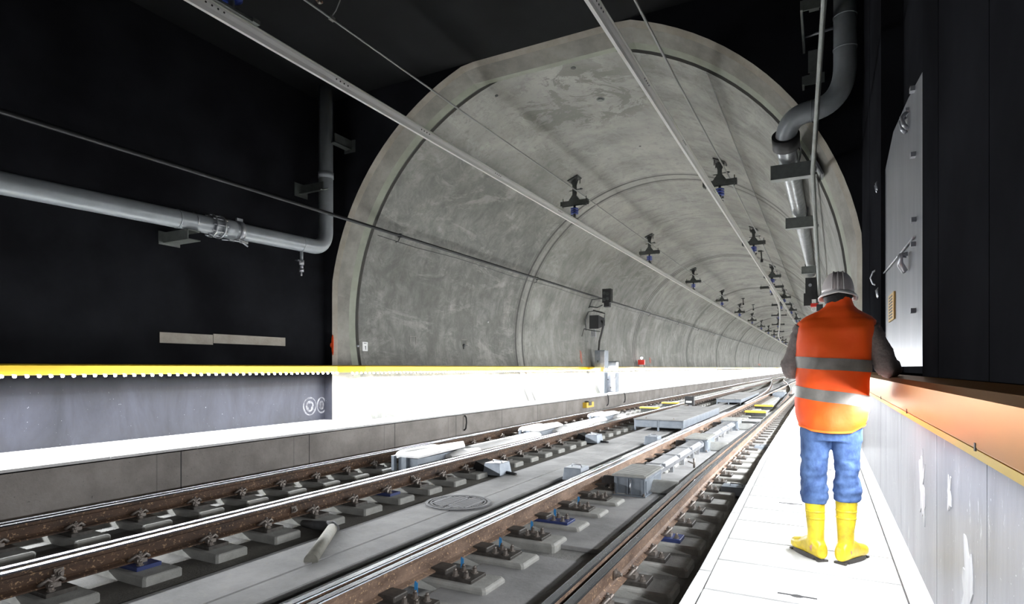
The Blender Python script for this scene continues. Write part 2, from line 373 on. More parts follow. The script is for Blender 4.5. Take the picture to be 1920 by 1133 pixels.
    def build(s, name, mats, parent=None, bevel=0.0, fix=True, mods=None):
        if not isinstance(mats, (list, tuple)): mats = [mats]
        off = Vector((0, 0, 0))
        if parent is not None: off = OFF[parent.name]
        me = bpy.data.meshes.new(name)
        me.from_pydata([tuple(v - off) for v in s.v], [], s.f)
        for m in mats: me.materials.append(m)
        me.polygons.foreach_set('material_index', s.m); me.polygons.foreach_set('use_smooth', s.sm)
        if fix:
            bm = bmesh.new(); bm.from_mesh(me); bmesh.ops.recalc_face_normals(bm, faces=bm.faces); bm.to_mesh(me); bm.free()
        me.update()
        o = bpy.data.objects.new(name, me); COL.objects.link(o)
        if parent is not None: o.parent = parent
        OFF[o.name] = off.copy()
        if bevel:
            b = o.modifiers.new('bevel', 'BEVEL'); b.width = bevel; b.segments = 2; b.limit_method = 'ANGLE'
        return o

def tag(o, label=None, cat=None, group=None, kind=None):
    if label: o['label'] = label
    if cat: o['category'] = cat
    if group: o['group'] = group
    if kind: o['kind'] = kind
    return o
def thing(name, label, cat, loc=(0, 0, 0), group=None):
    o = bpy.data.objects.new(name, None); COL.objects.link(o); o.location = loc; o.empty_display_size = 0.1
    OFF[o.name] = Vector(loc); tag(o, label, cat, group); return o
def struct(name, mb, mats, **k):
    o = mb.build(name, mats, **k); o['kind'] = 'structure'; return o
KIDS = {}
def copy_tree(o, parent=None, loc=None, keep=None):
    c = o.copy(); COL.objects.link(c)
    if parent is not None: c.parent = parent
    if loc is not None: c.location = loc
    OFF[c.name] = Vector(loc) if loc is not None else Vector((0, 0, 0))
    for ch in list(o.children):
        if keep is None or ch.name.split('.')[0] in keep: copy_tree(ch, c)
    return c
def frange(a, b, st):
    r = []
    while a < b - 1e-6: r.append(a); a += st
    r.append(b); return r

# ------------------------------------------------------------------ setting: shell
XC, RO, ZC = -4.57, 5.12, CAMZ + 1.026       # portal circle
YP = 9.79                                     # portal plane
ZF = CAMZ + 5.89                              # flat top / hall ceiling
XL, XR = -9.85, 0.48                          # hall walls
YB = -4.0                                     # rear opening of the modelled hall
BED = -0.70
TEND = 230.0

def outline(R, flat, wide, n=72):
    """open outline from the left foot over the crown to the right foot; wide = half-width of the vertical foot"""
    a0 = math.asin((0 - ZC) / R) if abs(ZC / R) < 1 else 0
    pts = []
    for i in range(n + 1):
        a = PI - a0 - (PI - 2 * a0) * i / n
        x = R * math.cos(a); z = ZC + R * math.sin(a)
        if z > flat:
            z = flat
        if wide is not None and z < CAMZ + 1.87: x = math.copysign(wide, x)
        pts.append((XC + x, z))
    return pts
O0 = outline(5.12, ZF, 5.05); O1 = outline(5.05, ZF - 0.06, 4.99); O2 = outline(4.94, ZF - 0.20, None); O3 = outline(4.90, ZF - 0.19, None); LIN = outline(4.87, 99, None)
def ringmesh(mb, A, ya, B, yb, mi=0, smooth=False, skip=None):
    o = len(mb.v); n = len(A)
    mb.v += [Vector((x, ya, z)) for x, z in A] + [Vector((x, yb, z)) for x, z in B]
    for i in range(n - 1):
        if skip and skip(i): continue
        mb.f.append([o + i, o + i + 1, o + n + i + 1, o + n + i]); mb.m.append(mi); mb.sm.append(smooth)
mb = MB(); ringmesh(mb, O0, YP - 0.004, O1, YP + 0.10); ringmesh(mb, O1, YP + 0.10, O2, YP + 0.40, 1)
struct('trim_1', mb, [M['portal'], M['portal_dark']], fix=False)
mb = MB(); ringmesh(mb, O2, YP + 0.40, O3, YP + 0.56); struct('trim_2', mb, M['green'], fix=False)
# vault liner with thickness
mb = MB(); ys = [YP + 0.56] + [12, 16, 20, 26, 34, 45, 60, 80, 110, 150, 190, TEND]
GAP = outline(4.915, 99, None)
lowseg = lambda i: GAP[i][1] < 1.1 and GAP[i + 1][1] < 1.2
hiseg = lambda i: not lowseg(i)
ringmesh(mb, GAP, ys[0] - 0.02, GAP, ys[0] + 0.05, 1, True, skip=lowseg); ringmesh(mb, GAP, ys[0] + .05, LIN, ys[0] + .07, 1, True, skip=lowseg)
ringmesh(mb, O3, ys[0] - 0.001, LIN, ys[0] + .07, 0, True, skip=hiseg)
for a, b in zip([ys[0] + .07] + ys[1:-1], ys[1:]): ringmesh(mb, LIN, a, LIN, b, 0, True)
OUT = outline(5.3, 99, None)
ringmesh(mb, OUT, ys[0] - 0.02, OUT, TEND, 0, True)
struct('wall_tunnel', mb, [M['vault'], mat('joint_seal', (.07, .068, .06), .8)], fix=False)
mb = MB(); mb.bb(XC - 6, XC + 6, TEND, TEND + .2, -1.2, 8); struct('wall_back', mb, M['vault'])
# black end wall of the hall with the portal opening
mb = MB(); o = len(mb.v)
for i, (x, z) in enumerate(O0):
    mb.v.append(Vector((x, YP, z)))
    s_ = abs(x - XC)
    if z >= ZF - 1e-6: ox, oz = x, ZF + 0.3
    else:
        f = min(1.0, max(0.0, (z - 1.2) / (ZF - 1.2)))
        ox = XC + math.copysign(5.05 + 0.3 + 0.9 * f, x - XC); oz = z + (ZF + .3 - z) * f * f
    mb.v.append(Vector((ox, YP, oz)))
for i in range(len(O0) - 1):
    mb.f.append([o + 2 * i, o + 2 * i + 1, o + 2 * i + 3, o + 2 * i + 2]); mb.m.append(0); mb.sm.append(False)
k = len(mb.v); n = len(O0)
# corner fills outside the fan
mb.bb(XL - .3, XC - 5.32, YP, YP + .25, -.1, ZF + .3); mb.bb(XC + 5.32, XR + .6, YP, YP + .25, -.1, ZF + .3)
mb.add([(XL - .3, YP + .001, 3.0), (XC - 5.0, YP + .001, 5.5), (XC - 4.0, YP + .001, ZF + .3), (XL - .3, YP + .001, ZF + .3)], [(0, 1, 2, 3)])
mb.add([(XR + .6, YP + .001, 3.0), (XC + 5.0, YP + .001, 5.5), (XC + 4.0, YP + .001, ZF + .3), (XR + .6, YP + .001, ZF + .3)], [(0, 1, 2, 3)])
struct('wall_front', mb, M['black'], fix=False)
mb = MB(); mb.bb(XL - .3, XR + .9, YB, YP, ZF, ZF + .3); struct('ceiling', mb, M['ceil'])
mb = MB(); mb.bb(XL - .3, XL, YB, YP, -0.1, ZF)
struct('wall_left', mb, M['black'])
# right wall: dark panels with open joints, recess for the steel door
mb = MB()
for a, b in ((YB, 1.2), (1.21, 2.45), (2.46, 3.43), (3.445, 3.95)): mb.bb(XR, XR + .3, a, b, -0.1, ZF)
mb.bb(XR + .02, XR + .35, YB, 3.95, -0.1, ZF)
mb.bb(XR + .18, XR + .35, 3.95, 6.64, -0.1, ZF)
mb.bb(XR, XR + .3, 6.64, 8.2, -0.1, ZF); mb.bb(XR + .01, XR + .3, 8.2, 8.23, -.1, ZF); mb.bb(XR, XR + .3, 8.23, YP, -0.1, ZF)
mb.bb(XR + .035, XR + .18, 3.95, 6.64, 0, 1.05)
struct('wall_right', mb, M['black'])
mb = MB()  # facing below the handrail, coloured as if lit by its lamps
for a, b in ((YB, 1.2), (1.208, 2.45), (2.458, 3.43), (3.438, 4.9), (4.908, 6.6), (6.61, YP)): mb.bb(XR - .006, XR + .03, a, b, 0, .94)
struct('wall_right', mb, M['lit_wall'])
# track bed
mb = MB(); mb.bb(XC - 6, XC + 6, YB, TEND, BED - .4, BED); struct('floor', mb, M['bed'])
mb = MB()
mb.bb(-4.79, -4.23, YB, 160, BED, BED + .035); mb.bb(-4.21, -3.88, YB, 160, BED, BED + .03)
struct('floor', mb, M['bedslab'])
mb = MB()
mb.bb(-2.80, -1.85, -2, 5.2, BED, BED + .045); mb.bb(-2.80, -1.85, 5.6, 160, BED, BED + .05)
struct('floor', mb, M['bedslab'], bevel=.01)
# walkways: kerb body + slabs
def edgeR(y):   # track-side edge of the right walkway
    if y <= 3: return -0.62
    if y <= 8: return -0.62 - (y - 3) / 5 * 0.085
    if y <= 25: return -0.705 - (y - 8) / 17 * 0.10
    return -0.805
EL = -8.17
def slabs(mb, xa, xb, y0, y1, st, z0, z1, gap=0.006, jit=0.0):
    y = y0
    while y < y1:
        L = st + random.uniform(-jit, jit); e = min(y + L, y1)
        A = xa(y) if callable(xa) else xa; A2 = xa(e) if callable(xa) else xa
        B = xb(y) if callable(xb) else xb; B2 = xb(e) if callable(xb) else xb
        vs = [(A, y + gap, z0), (B, y + gap, z0), (B2, e - gap, z0), (A2, e - gap, z0), (A, y + gap, z1), (B, y + gap, z1), (B2, e - gap, z1), (A2, e - gap, z1)]
        mb.add(vs, [(0, 3, 2, 1), (4, 5, 6, 7), (0, 1, 5, 4), (1, 2, 6, 5), (2, 3, 7, 6), (3, 0, 4, 7)]); y = e
mb = MB()
for a, b in ((YB, 3), (3, 8), (8, 25), (25, TEND)):
    vs = []
    for y in (a, b):
        e = edgeR(y); vs += [(e + .02, y, BED), (XR + .1, y, BED), (XR + .1, y, -.03), (e + .02, y, -.03)]
    mb.add(vs, [(0, 1, 5, 4), (1, 2, 6, 5), (2, 3, 7, 6), (3, 0, 4, 7)])
mb.bb(-.6, XR, YB - .01, YB, BED, -.03)
struct('walkway_base', mb, M['kerb'])
mb = MB()
slabs(mb, edgeR, lambda y: edgeR(y) + .062, YB, 60, 1.5, -.05, 0)
slabs(mb, lambda y: edgeR(y) + .07, .362, YB, 60, .48, -.05, 0, gap=.010, jit=.1)
slabs(mb, .372, XR, YB, 60, 2.0, -.05, 0)
mb.bb(-.78, XR, 60, TEND, -.05, 0)
struct('walkway_paving', mb, M['slab'])
for k, (x_, y_) in enumerate(((-.12, 3.32), (-.25, 5.55), (.05, 7.6))):
    q = MB(); q.ball((x_, y_, .0), .03, 12, sc=(1, .8, .08)); q.bb(x_ - .09, x_ + .09, y_ - .006, y_ + .006, -.01, .003)
    tag(q.build('lifting_slot', M['joint']), ('nearest', 'middle', 'furthest')[k] + ' dark lifting slot in the white slabs of the right walkway', 'slot')
mb = MB(); mb.bb(XL - .3, EL, YB, TEND, BED, -.035); struct('walkway_base', mb, M['kerb'])
mb = MB()
slabs(mb, XL, -8.85, YB, 90, 1.2, -.05, 0); slabs(mb, -8.845, EL + .0, YB, 90, 1.2, -.05, 0)
mb.bb(XL, EL, 90, TEND, -.05, 0)
struct('walkway_paving', mb, M['slab'])

# cast-in patch on the black wall
mb = MB()
mb.bb(XL, XL + .012, 6.07, 7.05, CAMZ + .42, CAMZ + .60); mb.bb(XL, XL + .012, 7.06, 8.69, CAMZ + .45, CAMZ + .62)
tag(mb.build('wall_strip', M['patch']), 'long bare beige concrete strip on the black left wall above the handrail', 'wall strip')
# orange spray mark on the left foot of the portal
mb = MB(); mb.ball((XC - 5.06, YP - .012, CAMZ + .50), .045, 14, sc=(1, .25, 1.3)); mb.ball((XC - 5.03, YP - .012, CAMZ + .52), .035, 14, sc=(1, .3, 6.5)); mb.ball((XC - 5.02, YP - .012, CAMZ + .37), .02, 14, sc=(1, .3, 5))
tag(mb.build('paint_mark', M['orangepaint']), 'bright orange spray paint blotch on the left foot of the portal', 'paint mark')

# ------------------------------------------------------------------ handrails with LED lamps
def railprof(side):
    # closed profile in x,z, side=+1 protrudes to +x
    return [(0, 0.0), (0.0, .155), (.025 * side, .16), (.135 * side, .15), (.155 * side, .13), (.155 * side, .012), (.14 * side, 0.0), (.125 * side, 0), (.12 * side, .02), (.03 * side, .02), (.025 * side, 0)]
hl = thing('handrail', 'yellow metal handrail with lamps under it along the left wall', 'handrail', (XL + .35, 4, 1.05))
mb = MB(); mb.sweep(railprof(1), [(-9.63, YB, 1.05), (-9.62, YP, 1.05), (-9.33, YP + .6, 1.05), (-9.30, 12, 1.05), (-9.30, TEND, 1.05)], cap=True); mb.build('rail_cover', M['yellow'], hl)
mb = MB(); mb.bb(XL, -9.6, YB, YP, 1.10, 1.17); mb.build('mounting_strip', M['darksteel'], hl)
k = 0; stuffL = MB()
y = 2.64
while y < 60:
    x = -9.462 if y < YP else -9.155
    if k < 100:
        q = MB(); q.ball((x, y, 1.035), .023, 10, sc=(1, 1, 1)); q.build('led_lamp', M['led'], hl)
    else: stuffL.ball((x, y, 1.035), .019, 8)
    k += 1; y += .14
tag(stuffL.build('led_lamp', M['led'], hl), kind='stuff')
hr = thing('handrail', 'deep yellow metal handrail along the right wall that the person leans on', 'handrail', (XR, 4, .95))
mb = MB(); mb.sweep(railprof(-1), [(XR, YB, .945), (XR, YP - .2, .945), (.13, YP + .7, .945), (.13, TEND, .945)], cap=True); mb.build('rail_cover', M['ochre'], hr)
mb = MB(); mb.bb(.335, .345, YB, YP - .2, .925, .946); mb.build('lower_lip', M['yellow'], hr)
mb = MB()
for yy in frange(-3.6, 9, 1.35): mb.box((.325, yy, .958), (.004, .012, .02))
mb.build('joint_clip', M['darksteel'], hr)

# ------------------------------------------------------------------ rails
RZ = CAMZ - 1.55      # rail head level = -0.40
RPROF = [(-.036, 0), (.036, 0), (.038, -.012), (.036, -.042), (.012, -.055), (.009, -.14), (.03, -.155), (.075, -.168), (.075, -.18), (-.075, -.18), (-.075, -.168), (-.03, -.155), (-.009, -.14), (-.012, -.055), (-.036, -.042), (-.038, -.012)]
# rounded shoulders on the head
RPROF = [(-.028, 0), (.028, 0), (.034, -.004), (.0375, -.012), (.036, -.042), (.012, -.055), (.009, -.14), (.03, -.155), (.075, -.168), (.075, -.18), (-.075, -.18), (-.075, -.168), (-.03, -.155), (-.009, -.14), (-.012, -.055), (-.036, -.042), (-.0375, -.012), (-.034, -.004)]
RMI = [0, 0, 0, 1, 1, 1, 1, 1, 1, 1, 1, 1, 1, 1, 1, 1, 0, 0]
RMI = [0, 0, 0] + [1] * 12 + [1, 0, 0]
def rail(label, path, head='head', web='rust', prof=None):
    mb = MB(); mb.sweep(prof or RPROF, [(x, y, RZ) for x, y in path], RMI)
    return tag(mb.build('rail', [M[head], M[web]], fix=True), label, 'rail')
X1, X2, X3 = -7.27, -5.49, -2.985
def x4(y): return -1.475 - min(max(y - 3, 0), 6) / 6 * .09
R4 = [(x4(y), y) for y in (YB, 3, 4, 5, 6, 7, 8, 9, 12)] + [(-1.565, TEND)]
rail('rusty outer running rail beside the left kerb', [(X1, YB), (X1, TEND)])
rail('rusty inner running rail of the left track, nearer the camera', [(X2, YB), (X2, TEND)])
rail('rusty left running rail of the near right track', [(X3, YB), (X3, TEND)], head='headdark', web='rustlight')
rail('rusty running rail nearest the right walkway', R4, head='headdark', web='rustlight')
rail('second rail tucked against the outer rail by the left kerb', [(X1 + .125, YB), (X1 + .125, 9), (X1 + .09, 13)])
rail('second rail laid close against the inner rail of the left track', [(X2 - .145, YB), (X2 - .145, 12), (X2 - .09, 20)])
rail('switch rail laid close against the left rail of the near right track', [(X3 - .13, YB), (X3 - .13, 12), (X3 - .08, 22)], head='headdark', web='rust')
rail('brown edged switch blade tapering against the rail nearest the walkway', [(x4(y) - .132, y) for y in (YB, 3, 6, 9, 13)] + [(-1.64, 18.4)], head='headdark', web='rustlight')
def smooth_path(pts, n=8):
    out = []
    for i in range(len(pts) - 1):
        p0 = Vector(pts[max(i - 1, 0)]); p1 = Vector(pts[i]); p2 = Vector(pts[i + 1]); p3 = Vector(pts[min(i + 2, len(pts) - 1)])
        for k in range(n):
            t = k / n
            out.append(0.5 * ((2 * p1) + (p2 - p0) * t + (2 * p0 - 5 * p1 + 4 * p2 - p3) * t * t + (3 * p1 - p0 - 3 * p2 + p3) * t ** 3))
    out.append(Vector(pts[-1])); return out
cr = [(-3.10, 28, 0), (-3.25, 36, 0), (-3.5, 44, 0), (-4.0, 54, 0), (-5.0, 70, 0), (-6.1, 86, 0), (-6.95, 104, 0), (-7.2, 125, 0)]
rail('silvery left crossover rail curving from right track to left track far away', [(p.x, p.y) for p in smooth_path(cr)])
cr2 = [(-1.66, 26, 0), (-1.85, 36, 0), (-2.1, 47, 0), (-2.7, 58, 0), (-3.6, 71, 0), (-4.7, 86, 0), (-5.4, 104, 0), (-5.6, 125, 0)]
rail('silvery right crossover rail curving away beside the person', [(p.x, p.y) for p in smooth_path(cr2)])
# fishplate / spacer bolts on the webs
def webbolt(x, y, label):
    t = thing('rail_bolt', label, 'bolt', (x, y, RZ - .09))
    MB().box((x + .012, y, RZ - .1), (.012, .07, .07)).build('washer_plate', M['bolt'], t)
    q = MB(); q.hexbolt((x + .018, y, RZ - .1), .024, .03, axis='x'); q.build('nut', M['bolt'], t)
for x, ys_, nm in ((X2 + .01, (2.55, 4.95, 7.2), 'inner rail of the left track'), (x4(4) + .01, (3.35, 4.6), 'rail nearest the right walkway')):
    for k, yy in enumerate(ys_):
        xx = x if 'inner' in nm else x4(yy) + .01
        webbolt(xx, yy, ('nearest', 'second nearest', 'third nearest')[k] + ' large nut on the web of the ' + nm)

# ------------------------------------------------------------------ rail supports
ZB = BED
def make_pad(kind, name='rail_support'):
    t = thing(name, 'x', 'rail support', (0, 0, ZB))
    if kind == 'slide':          # long slab reaching into the track
        MB().pad((.26, 0, ZB + .045), (.80, .36, .09), .022).build('concrete_block', M['pad'], t)
        MB().pad((.22, 0, ZB + .103), (.56, .24, .026), .004).build('baseplate', M['plate'], t)
        MB().pad((.15, 0, ZB + .135), (.16, .17, .04), .008).build('slide_chair', M['plate'], t)
        for dx in (.31, .42):
            for dy in (-.065, .065): q = MB(); q.hexbolt((dx, dy, ZB + .116), .021, .04); q.build('bolt', M['bolt'], t)
        q = MB(); q.box((-.085, 0, ZB + .14), (.05, .07, .03), ry=.3); q.build('rail_clip', M['bolt'], t)
    elif kind == 'outer':        # block seen from the outside of the rail, coil clip and bolts
        MB().pad((.09, 0, ZB + .04), (.78, .35, .08), .02).build('concrete_block', M['pad'], t)
        MB().pad((.04, 0, ZB + .098), (.46, .22, .036), .004).build('baseplate', M['plate'], t)
        for sx in (1, -1):
            q = MB(); q.tube([(sx * .075, -.08, ZB + .13), (sx * .12, -.085, ZB + .15), (sx * .15, -.04, ZB + .185), (sx * .13, 0, ZB + .15), (sx * .15, .04, ZB + .185), (sx * .12, .085, ZB + .15), (sx * .075, .08, ZB + .13)], .016, 8)
            q.box((sx * .13, 0, ZB + .13), (.07, .09, .04)); q.build('rail_clip', M['bolt'], t)
            q = MB(); q.hexbolt((sx * .13, 0, ZB + .15), .023, .045); q.build('bolt', M['bolt'], t)
        q = MB(); q.hexbolt((.225, -.055, ZB + .116), .02, .03); q.build('bolt', M['bolt'], t)
    return t
def simple_pad(kind):
    q = MB()
    w = .80 if kind == 'slide' else .78; cx = .26 if kind == 'slide' else .09
    q.pad((cx, 0, ZB + .045), (w, .35, .09), .022, 0); q.pad((.12, 0, ZB + .105), (.46, .22, .03), .004, 1)
    q.box((.13, 0, ZB + .15), (.08, .12, .05), mi=2); q.box((-.12, 0, ZB + .15), (.07, .12, .05), mi=2)
    if kind == 'slide': q.box((.32, 0, ZB + .14), (.16, .12, .05), mi=2)
    OFF['_tmp'] = Vector((0, 0, ZB))
    me_o = q.build('rail_support', [M['pad'], M['plate'], M['bolt']])
    for v in me_o.data.vertices: v.co.z -= ZB
    return me_o
pads = {'slide': make_pad('slide'), 'outer': make_pad('outer')}
blue_meshes = {}
spads = {'slide': simple_pad('slide'), 'outer': simple_pad('outer')}
used = {}
farmesh = MB()
specs = [  # x of rail, first y, kind, first index in view, blue ones, words
    (lambda y: X1 + .06, .74, 'outer', 3, (), 'outer left rail'),
    (lambda y: X2 - .05, 1.12, 'outer', 2, (3, 8), 'inner left rail'),
    (lambda y: X3 - .05, .84, 'slide', 4, (8,), 'left rail of right track'),
    (lambda y: x4(y) - .03, .75, 'outer', 5, (8,), 'rail nearest the walkway')]
TENS = {2: 'twent', 3: 'thirt', 4: 'fort'}
def ordinal(n):
    base = ['', 'first', 'second', 'third', 'fourth', 'fifth', 'sixth', 'seventh', 'eighth', 'ninth', 'tenth', 'eleventh', 'twelfth', 'thirteenth', 'fourteenth', 'fifteenth', 'sixteenth', 'seventeenth', 'eighteenth', 'nineteenth']
    if n < 20: return base[n]
    return TENS[n // 10] + ('ieth' if n % 10 == 0 else 'y-' + base[n % 10])
ORD = [ordinal(i) for i in range(1, 20)]
def put_pad(kind, x, y, label, group, blue=False, near=True):
    if near:
        src = pads[kind]
        if kind not in used: used[kind] = 1; t = src; t.location = (x, y, ZB); OFF[t.name] = Vector((x, y, ZB))
        else: t = copy_tree(src, None, (x, y, ZB))
        if blue:
            for ch in t.children:
                if ch.name.split('.')[0] == 'baseplate':
                    ch.data = ch.data.copy(); ch.data.materials[0] = M['blueplate']; ch['label'] = 'blue plastic baseplate'
    else:
        src = spads[kind]
        if 's' + kind not in used: used['s' + kind] = 1; t = src
        else: t = src.copy(); COL.objects.link(t)
        t.location = (x, y, ZB)
    tag(t, label, 'rail support', group)
    return t
STEP = .68
for xf, y0, kind, k0, blues, words in specs:
    grp = 'rail supports under the ' + words
    for k in range(k0, 160):
        y = y0 + STEP * k; n = k - k0 + 1
        if y > 95: break
        if n <= 75:
            blue = k in blues
            if blue: lab = 'concrete support with blue baseplate, %s from the front under the %s' % (ordinal(n), words)
            elif n <= 24: lab = 'grey concrete support, %s from the front under the %s' % (ordinal(n), words)
            else: lab = 'one of the tiny distant supports under the %s, past the twenty-fourth' % words
            put_pad(kind, xf(y), y, lab, grp, blue, near=(y < 13))
        else:
            x = xf(y); farmesh.bb(x - .3, x + .48, y - .17, y + .17, ZB, ZB + .09); farmesh.bb(x - .1, x + .32, y - .1, y + .1, ZB + .09, ZB + .16)
tag(farmesh.build('rail_support', M['pad']), 'rows of tiny concrete rail supports far down both tracks', 'rail supports', kind='stuff')
# blue marking tags stuck upright beside the slide plates of the right track's left rail
for k, yy in enumerate((3.57, 4.24, 4.94, 5.65, 6.28, 7.05)):
    q = MB(); q.box((X3 + .16, yy + .20, BED + .115), (.028, .006, .11), rz=.3); q.box((X3 + .155, yy + .2, BED + .165), (.012, .006, .03), rz=.3)
    tag(q.build('marker_tag', M['bluetag']), ORD[k] + ' small blue marker tag from the camera beside the right track support blocks', 'marker tag', 'blue marker tags')

# ------------------------------------------------------------------ centre strip: conduit, manhole, stones
t = thing('conduit', 'bent cement-coloured drain conduit lying between the two tracks', 'conduit', (-4.8, 4.9, BED))
z = BED + .05
MB().tube([(-4.24, 4.04, z), (-4.84, 4.92, z + .01)], [.065, .06], 16).build('pale_section', M['conduit'], t)
MB().tube([(-4.80, 4.93, z + .01), (-4.9, 4.98, z + .015), (-5.15, 4.98, z), (-5.40, 5.03, z - .02)], [.05, .065, .05, .04], 12).build('dark_section', M['iron'], t)
t = thing('manhole_cover', 'round dark iron manhole cover with a bar pattern between the tracks', 'manhole cover', (-4.36, 6.75, BED + .03))
mcx, mcy, mcz = -4.36, 6.75, BED + .036
q = MB()
def annulus(q, r0, r1, z0, z1, n=40, c=(0, 0)):
    rs = []
    for r, zz in ((r0, z0), (r0, z1), (r1, z1), (r1, z0)): rs.append([Vector((c[0] + r * math.cos(2 * PI * i / n), c[1] + r * math.sin(2 * PI * i / n), zz)) for i in range(n)])
    rs.append(rs[0]); q.rings(rs, cap=False, smooth=False)
annulus(q, .40, .44, mcz - .01, mcz + .012, c=(mcx, mcy)); annulus(q, .355, .375, mcz - .01, mcz + .012, c=(mcx, mcy)); q.build('frame', M['iron'], t)
q = MB(); q.cyl((mcx, mcy, mcz - .02), (mcx, mcy, mcz + .002), .355, 40)
for i in range(-8, 9):
    yy = i * .04; h = math.sqrt(max(.33 ** 2 - yy ** 2, 0))
    if h > .03:
        q.bb(mcx - h, mcx - .03, mcy + yy - .01, mcy + yy + .01, mcz, mcz + .012)
        q.bb(mcx + .03, mcx + h, mcy + yy - .01, mcy + yy + .01, mcz, mcz + .012)
for i in (-3, 0, 3):
    xx = i * .09; q.bb(mcx + xx - .012, mcx + xx + .012, mcy - .24, mcy + .24, mcz, mcz + .013)
q.m = [0 if i < 42 else 1 for i in range(len(q.m))]; q.build('lid', [M['plate'], mat('worn_iron_bars', (.16, .16, .165), .7, .1)], t)
for k, (px, py) in enumerate(((664, 1013), (686, 1024), (776, 1093))):
    pass

# ------------------------------------------------------------------ switch machines between the rails
def ribs(q, x0, x1, y0, y1, z, n, mi=0, along='x'):
    for i in range(n):
        f = (i + .5) / n
        if along == 'x': q.bb(x0 + .01, x1 - .01, y0 + (y1 - y0) * f - .012, y0 + (y1 - y0) * f + .012, z, z + .014, mi)
        else: q.bb(x0 + (x1 - x0) * f - .012, x0 + (x1 - x0) * f + .012, y0 + .01, y1 - .01, z, z + .014, mi)
def machine(xc, y, label, group, near=True, w=.44, h=.27, L=.95):
    t = thing('switch_machine', label, 'switch machine', (xc, y, BED + .05), group)
    z0 = BED + .05; x0, x1 = xc - w / 2, xc + w / 2
    q = MB(); q.bb(x0 - .02, x1 + .02, y - .03, y + L, z0, z0 + .02); q.bb(x0, x1, y, y + L, z0 + .02, z0 + h)
    q.build('housing', M['steelbox'], t, bevel=.006)
    q = MB(); q.bb(x0 - .025, x1 + .025, y - .03, y + L + .02, z0 + h, z0 + h + .022); ribs(q, x0, x1, y, y + L, z0 + h + .022, 16)
    for i in range(9): q.bb(x0 + .02, x1 - .02, y + .05, y + .06, z0 + h, z0 + h)
    q.build('ribbed_lid', M['boxlid'], t)
    if near:
        for fx in (.08, .46, .54, .92):
            MB().bb(x0 + w * fx - .012, x0 + w * fx + .012, y - .025, y, z0 + .03, z0 + h - .02).build('front_rib', M['steelbox'], t)
        q = MB()
        q.tube([(x0 + w * .5 + .03, y - .03, z0 + h - .03), (x0 + w * .5 + .03, y - .045, z0 + .12), (x0 + w * .5 + .02, y - .03, z0 + .06)], .012, 8); q.build('latch', M['zinc'], t)
        for fx in (.02, .98):
            q = MB(); q.hexbolt((x0 + w * fx, y - .02, z0 + .02), .014, .02); q.build('bolt', M['bolt'], t)
        q = MB()
        for k in range(6): q.cyl((x1, y + .1 + k * .13, z0 + .04), (x1 + .012, y + .1 + k * .13, z0 + .04), .012, 8)
        q.bb(x1, x1 + .01, y + .05, y + L - .05, z0 + .06, z0 + h - .05); q.build('side_plate', M['steelbox'], t)
    for sx, x_a, x_b in ((-1, x0, x0 - .30), (1, x1, x1 + .36)):
        q = MB(); r = .13; n = 14
        rs = []
        for xx in (x_a, x_b):
            rs.append([Vector((xx, y + .45 + r * math.cos(PI * i / n), z0 + .02 + r * 1.25 * math.sin(PI * i / n))) for i in range(n + 1)])
        q.add(rs[0] + rs[1], [(i, i + 1, n + 2 + i, n + 1 + i) for i in range(n)], 0, True)
        q.add(rs[1], [tuple(range(n + 1))]); q.bb(min(x_a, x_b), max(x_a, x_b), y + .35, y + .55, z0, z0 + .05)
        q.build('rod_hood', M['iron'] if sx < 0 else M['boxlid'], t)
    return t
XM = -2.42
grpm = 'switch machines in the near right track'
for k, yy in enumerate((8.15, 13.1, 18.1)):
    machine(XM, yy, ('nearest pale steel switch machine box with ribbed lid in the right track', 'middle pale steel switch machine box in the right track', 'furthest of the three linked switch machine boxes in the right track')[k], grpm, True)
def duct(xc, y0, y1, w, h, label, z0=BED + .05, m='zinc'):
    t = thing('cover_duct', label, 'cover duct', (xc, y0, z0), None)
    q = MB(); pr = [(-w / 2, h * .55), (-w / 2 + .03, h), (w / 2 - .06, h), (w / 2, h * .8), (w / 2, h * .55)]
    q.sweep(pr, [(xc, y0, z0), (xc, y1, z0)]); q.build('cover', M[m], t)
    q = MB()
    for yy in frange(y0 + .3, y1 - .3, .9): q.bb(xc - w / 2 + .05, xc - w / 2 + .11, yy, yy + .06, z0, z0 + h * .6); q.bb(xc + w / 2 - .11, xc + w / 2 - .05, yy, yy + .06, z0, z0 + h * .6)
    q.build('support_foot', M['zinc'], t)
    for yy in frange(y0 + .4, y1 - .2, 1.1): MB().bb(xc - w / 2 - .005, xc + w / 2 + .005, yy, yy + .035, z0 + h * .8, z0 + h + .006).build('strap', M['zinc'], t)
duct(XM + .02, 9.15, 13.05, .30, .26, 'flat metal duct between the nearest and middle switch machines')
duct(XM + .02, 14.1, 18.05, .30, .26, 'flat metal duct between the middle and furthest switch machines')
q = MB(); q.tube([(XM + .35, 11.0, BED + .12), (XM + .30, 11.0, BED + .14), (XM + .24, 11.0, BED + .16)], .012, 8); q.cyl((XM + .35, 11, BED + .05), (XM + .35, 11, BED + .22), .02, 8)
tag(q.build('valve', M['bolt']), 'small upright valve beside the metal duct in the right track', 'valve')
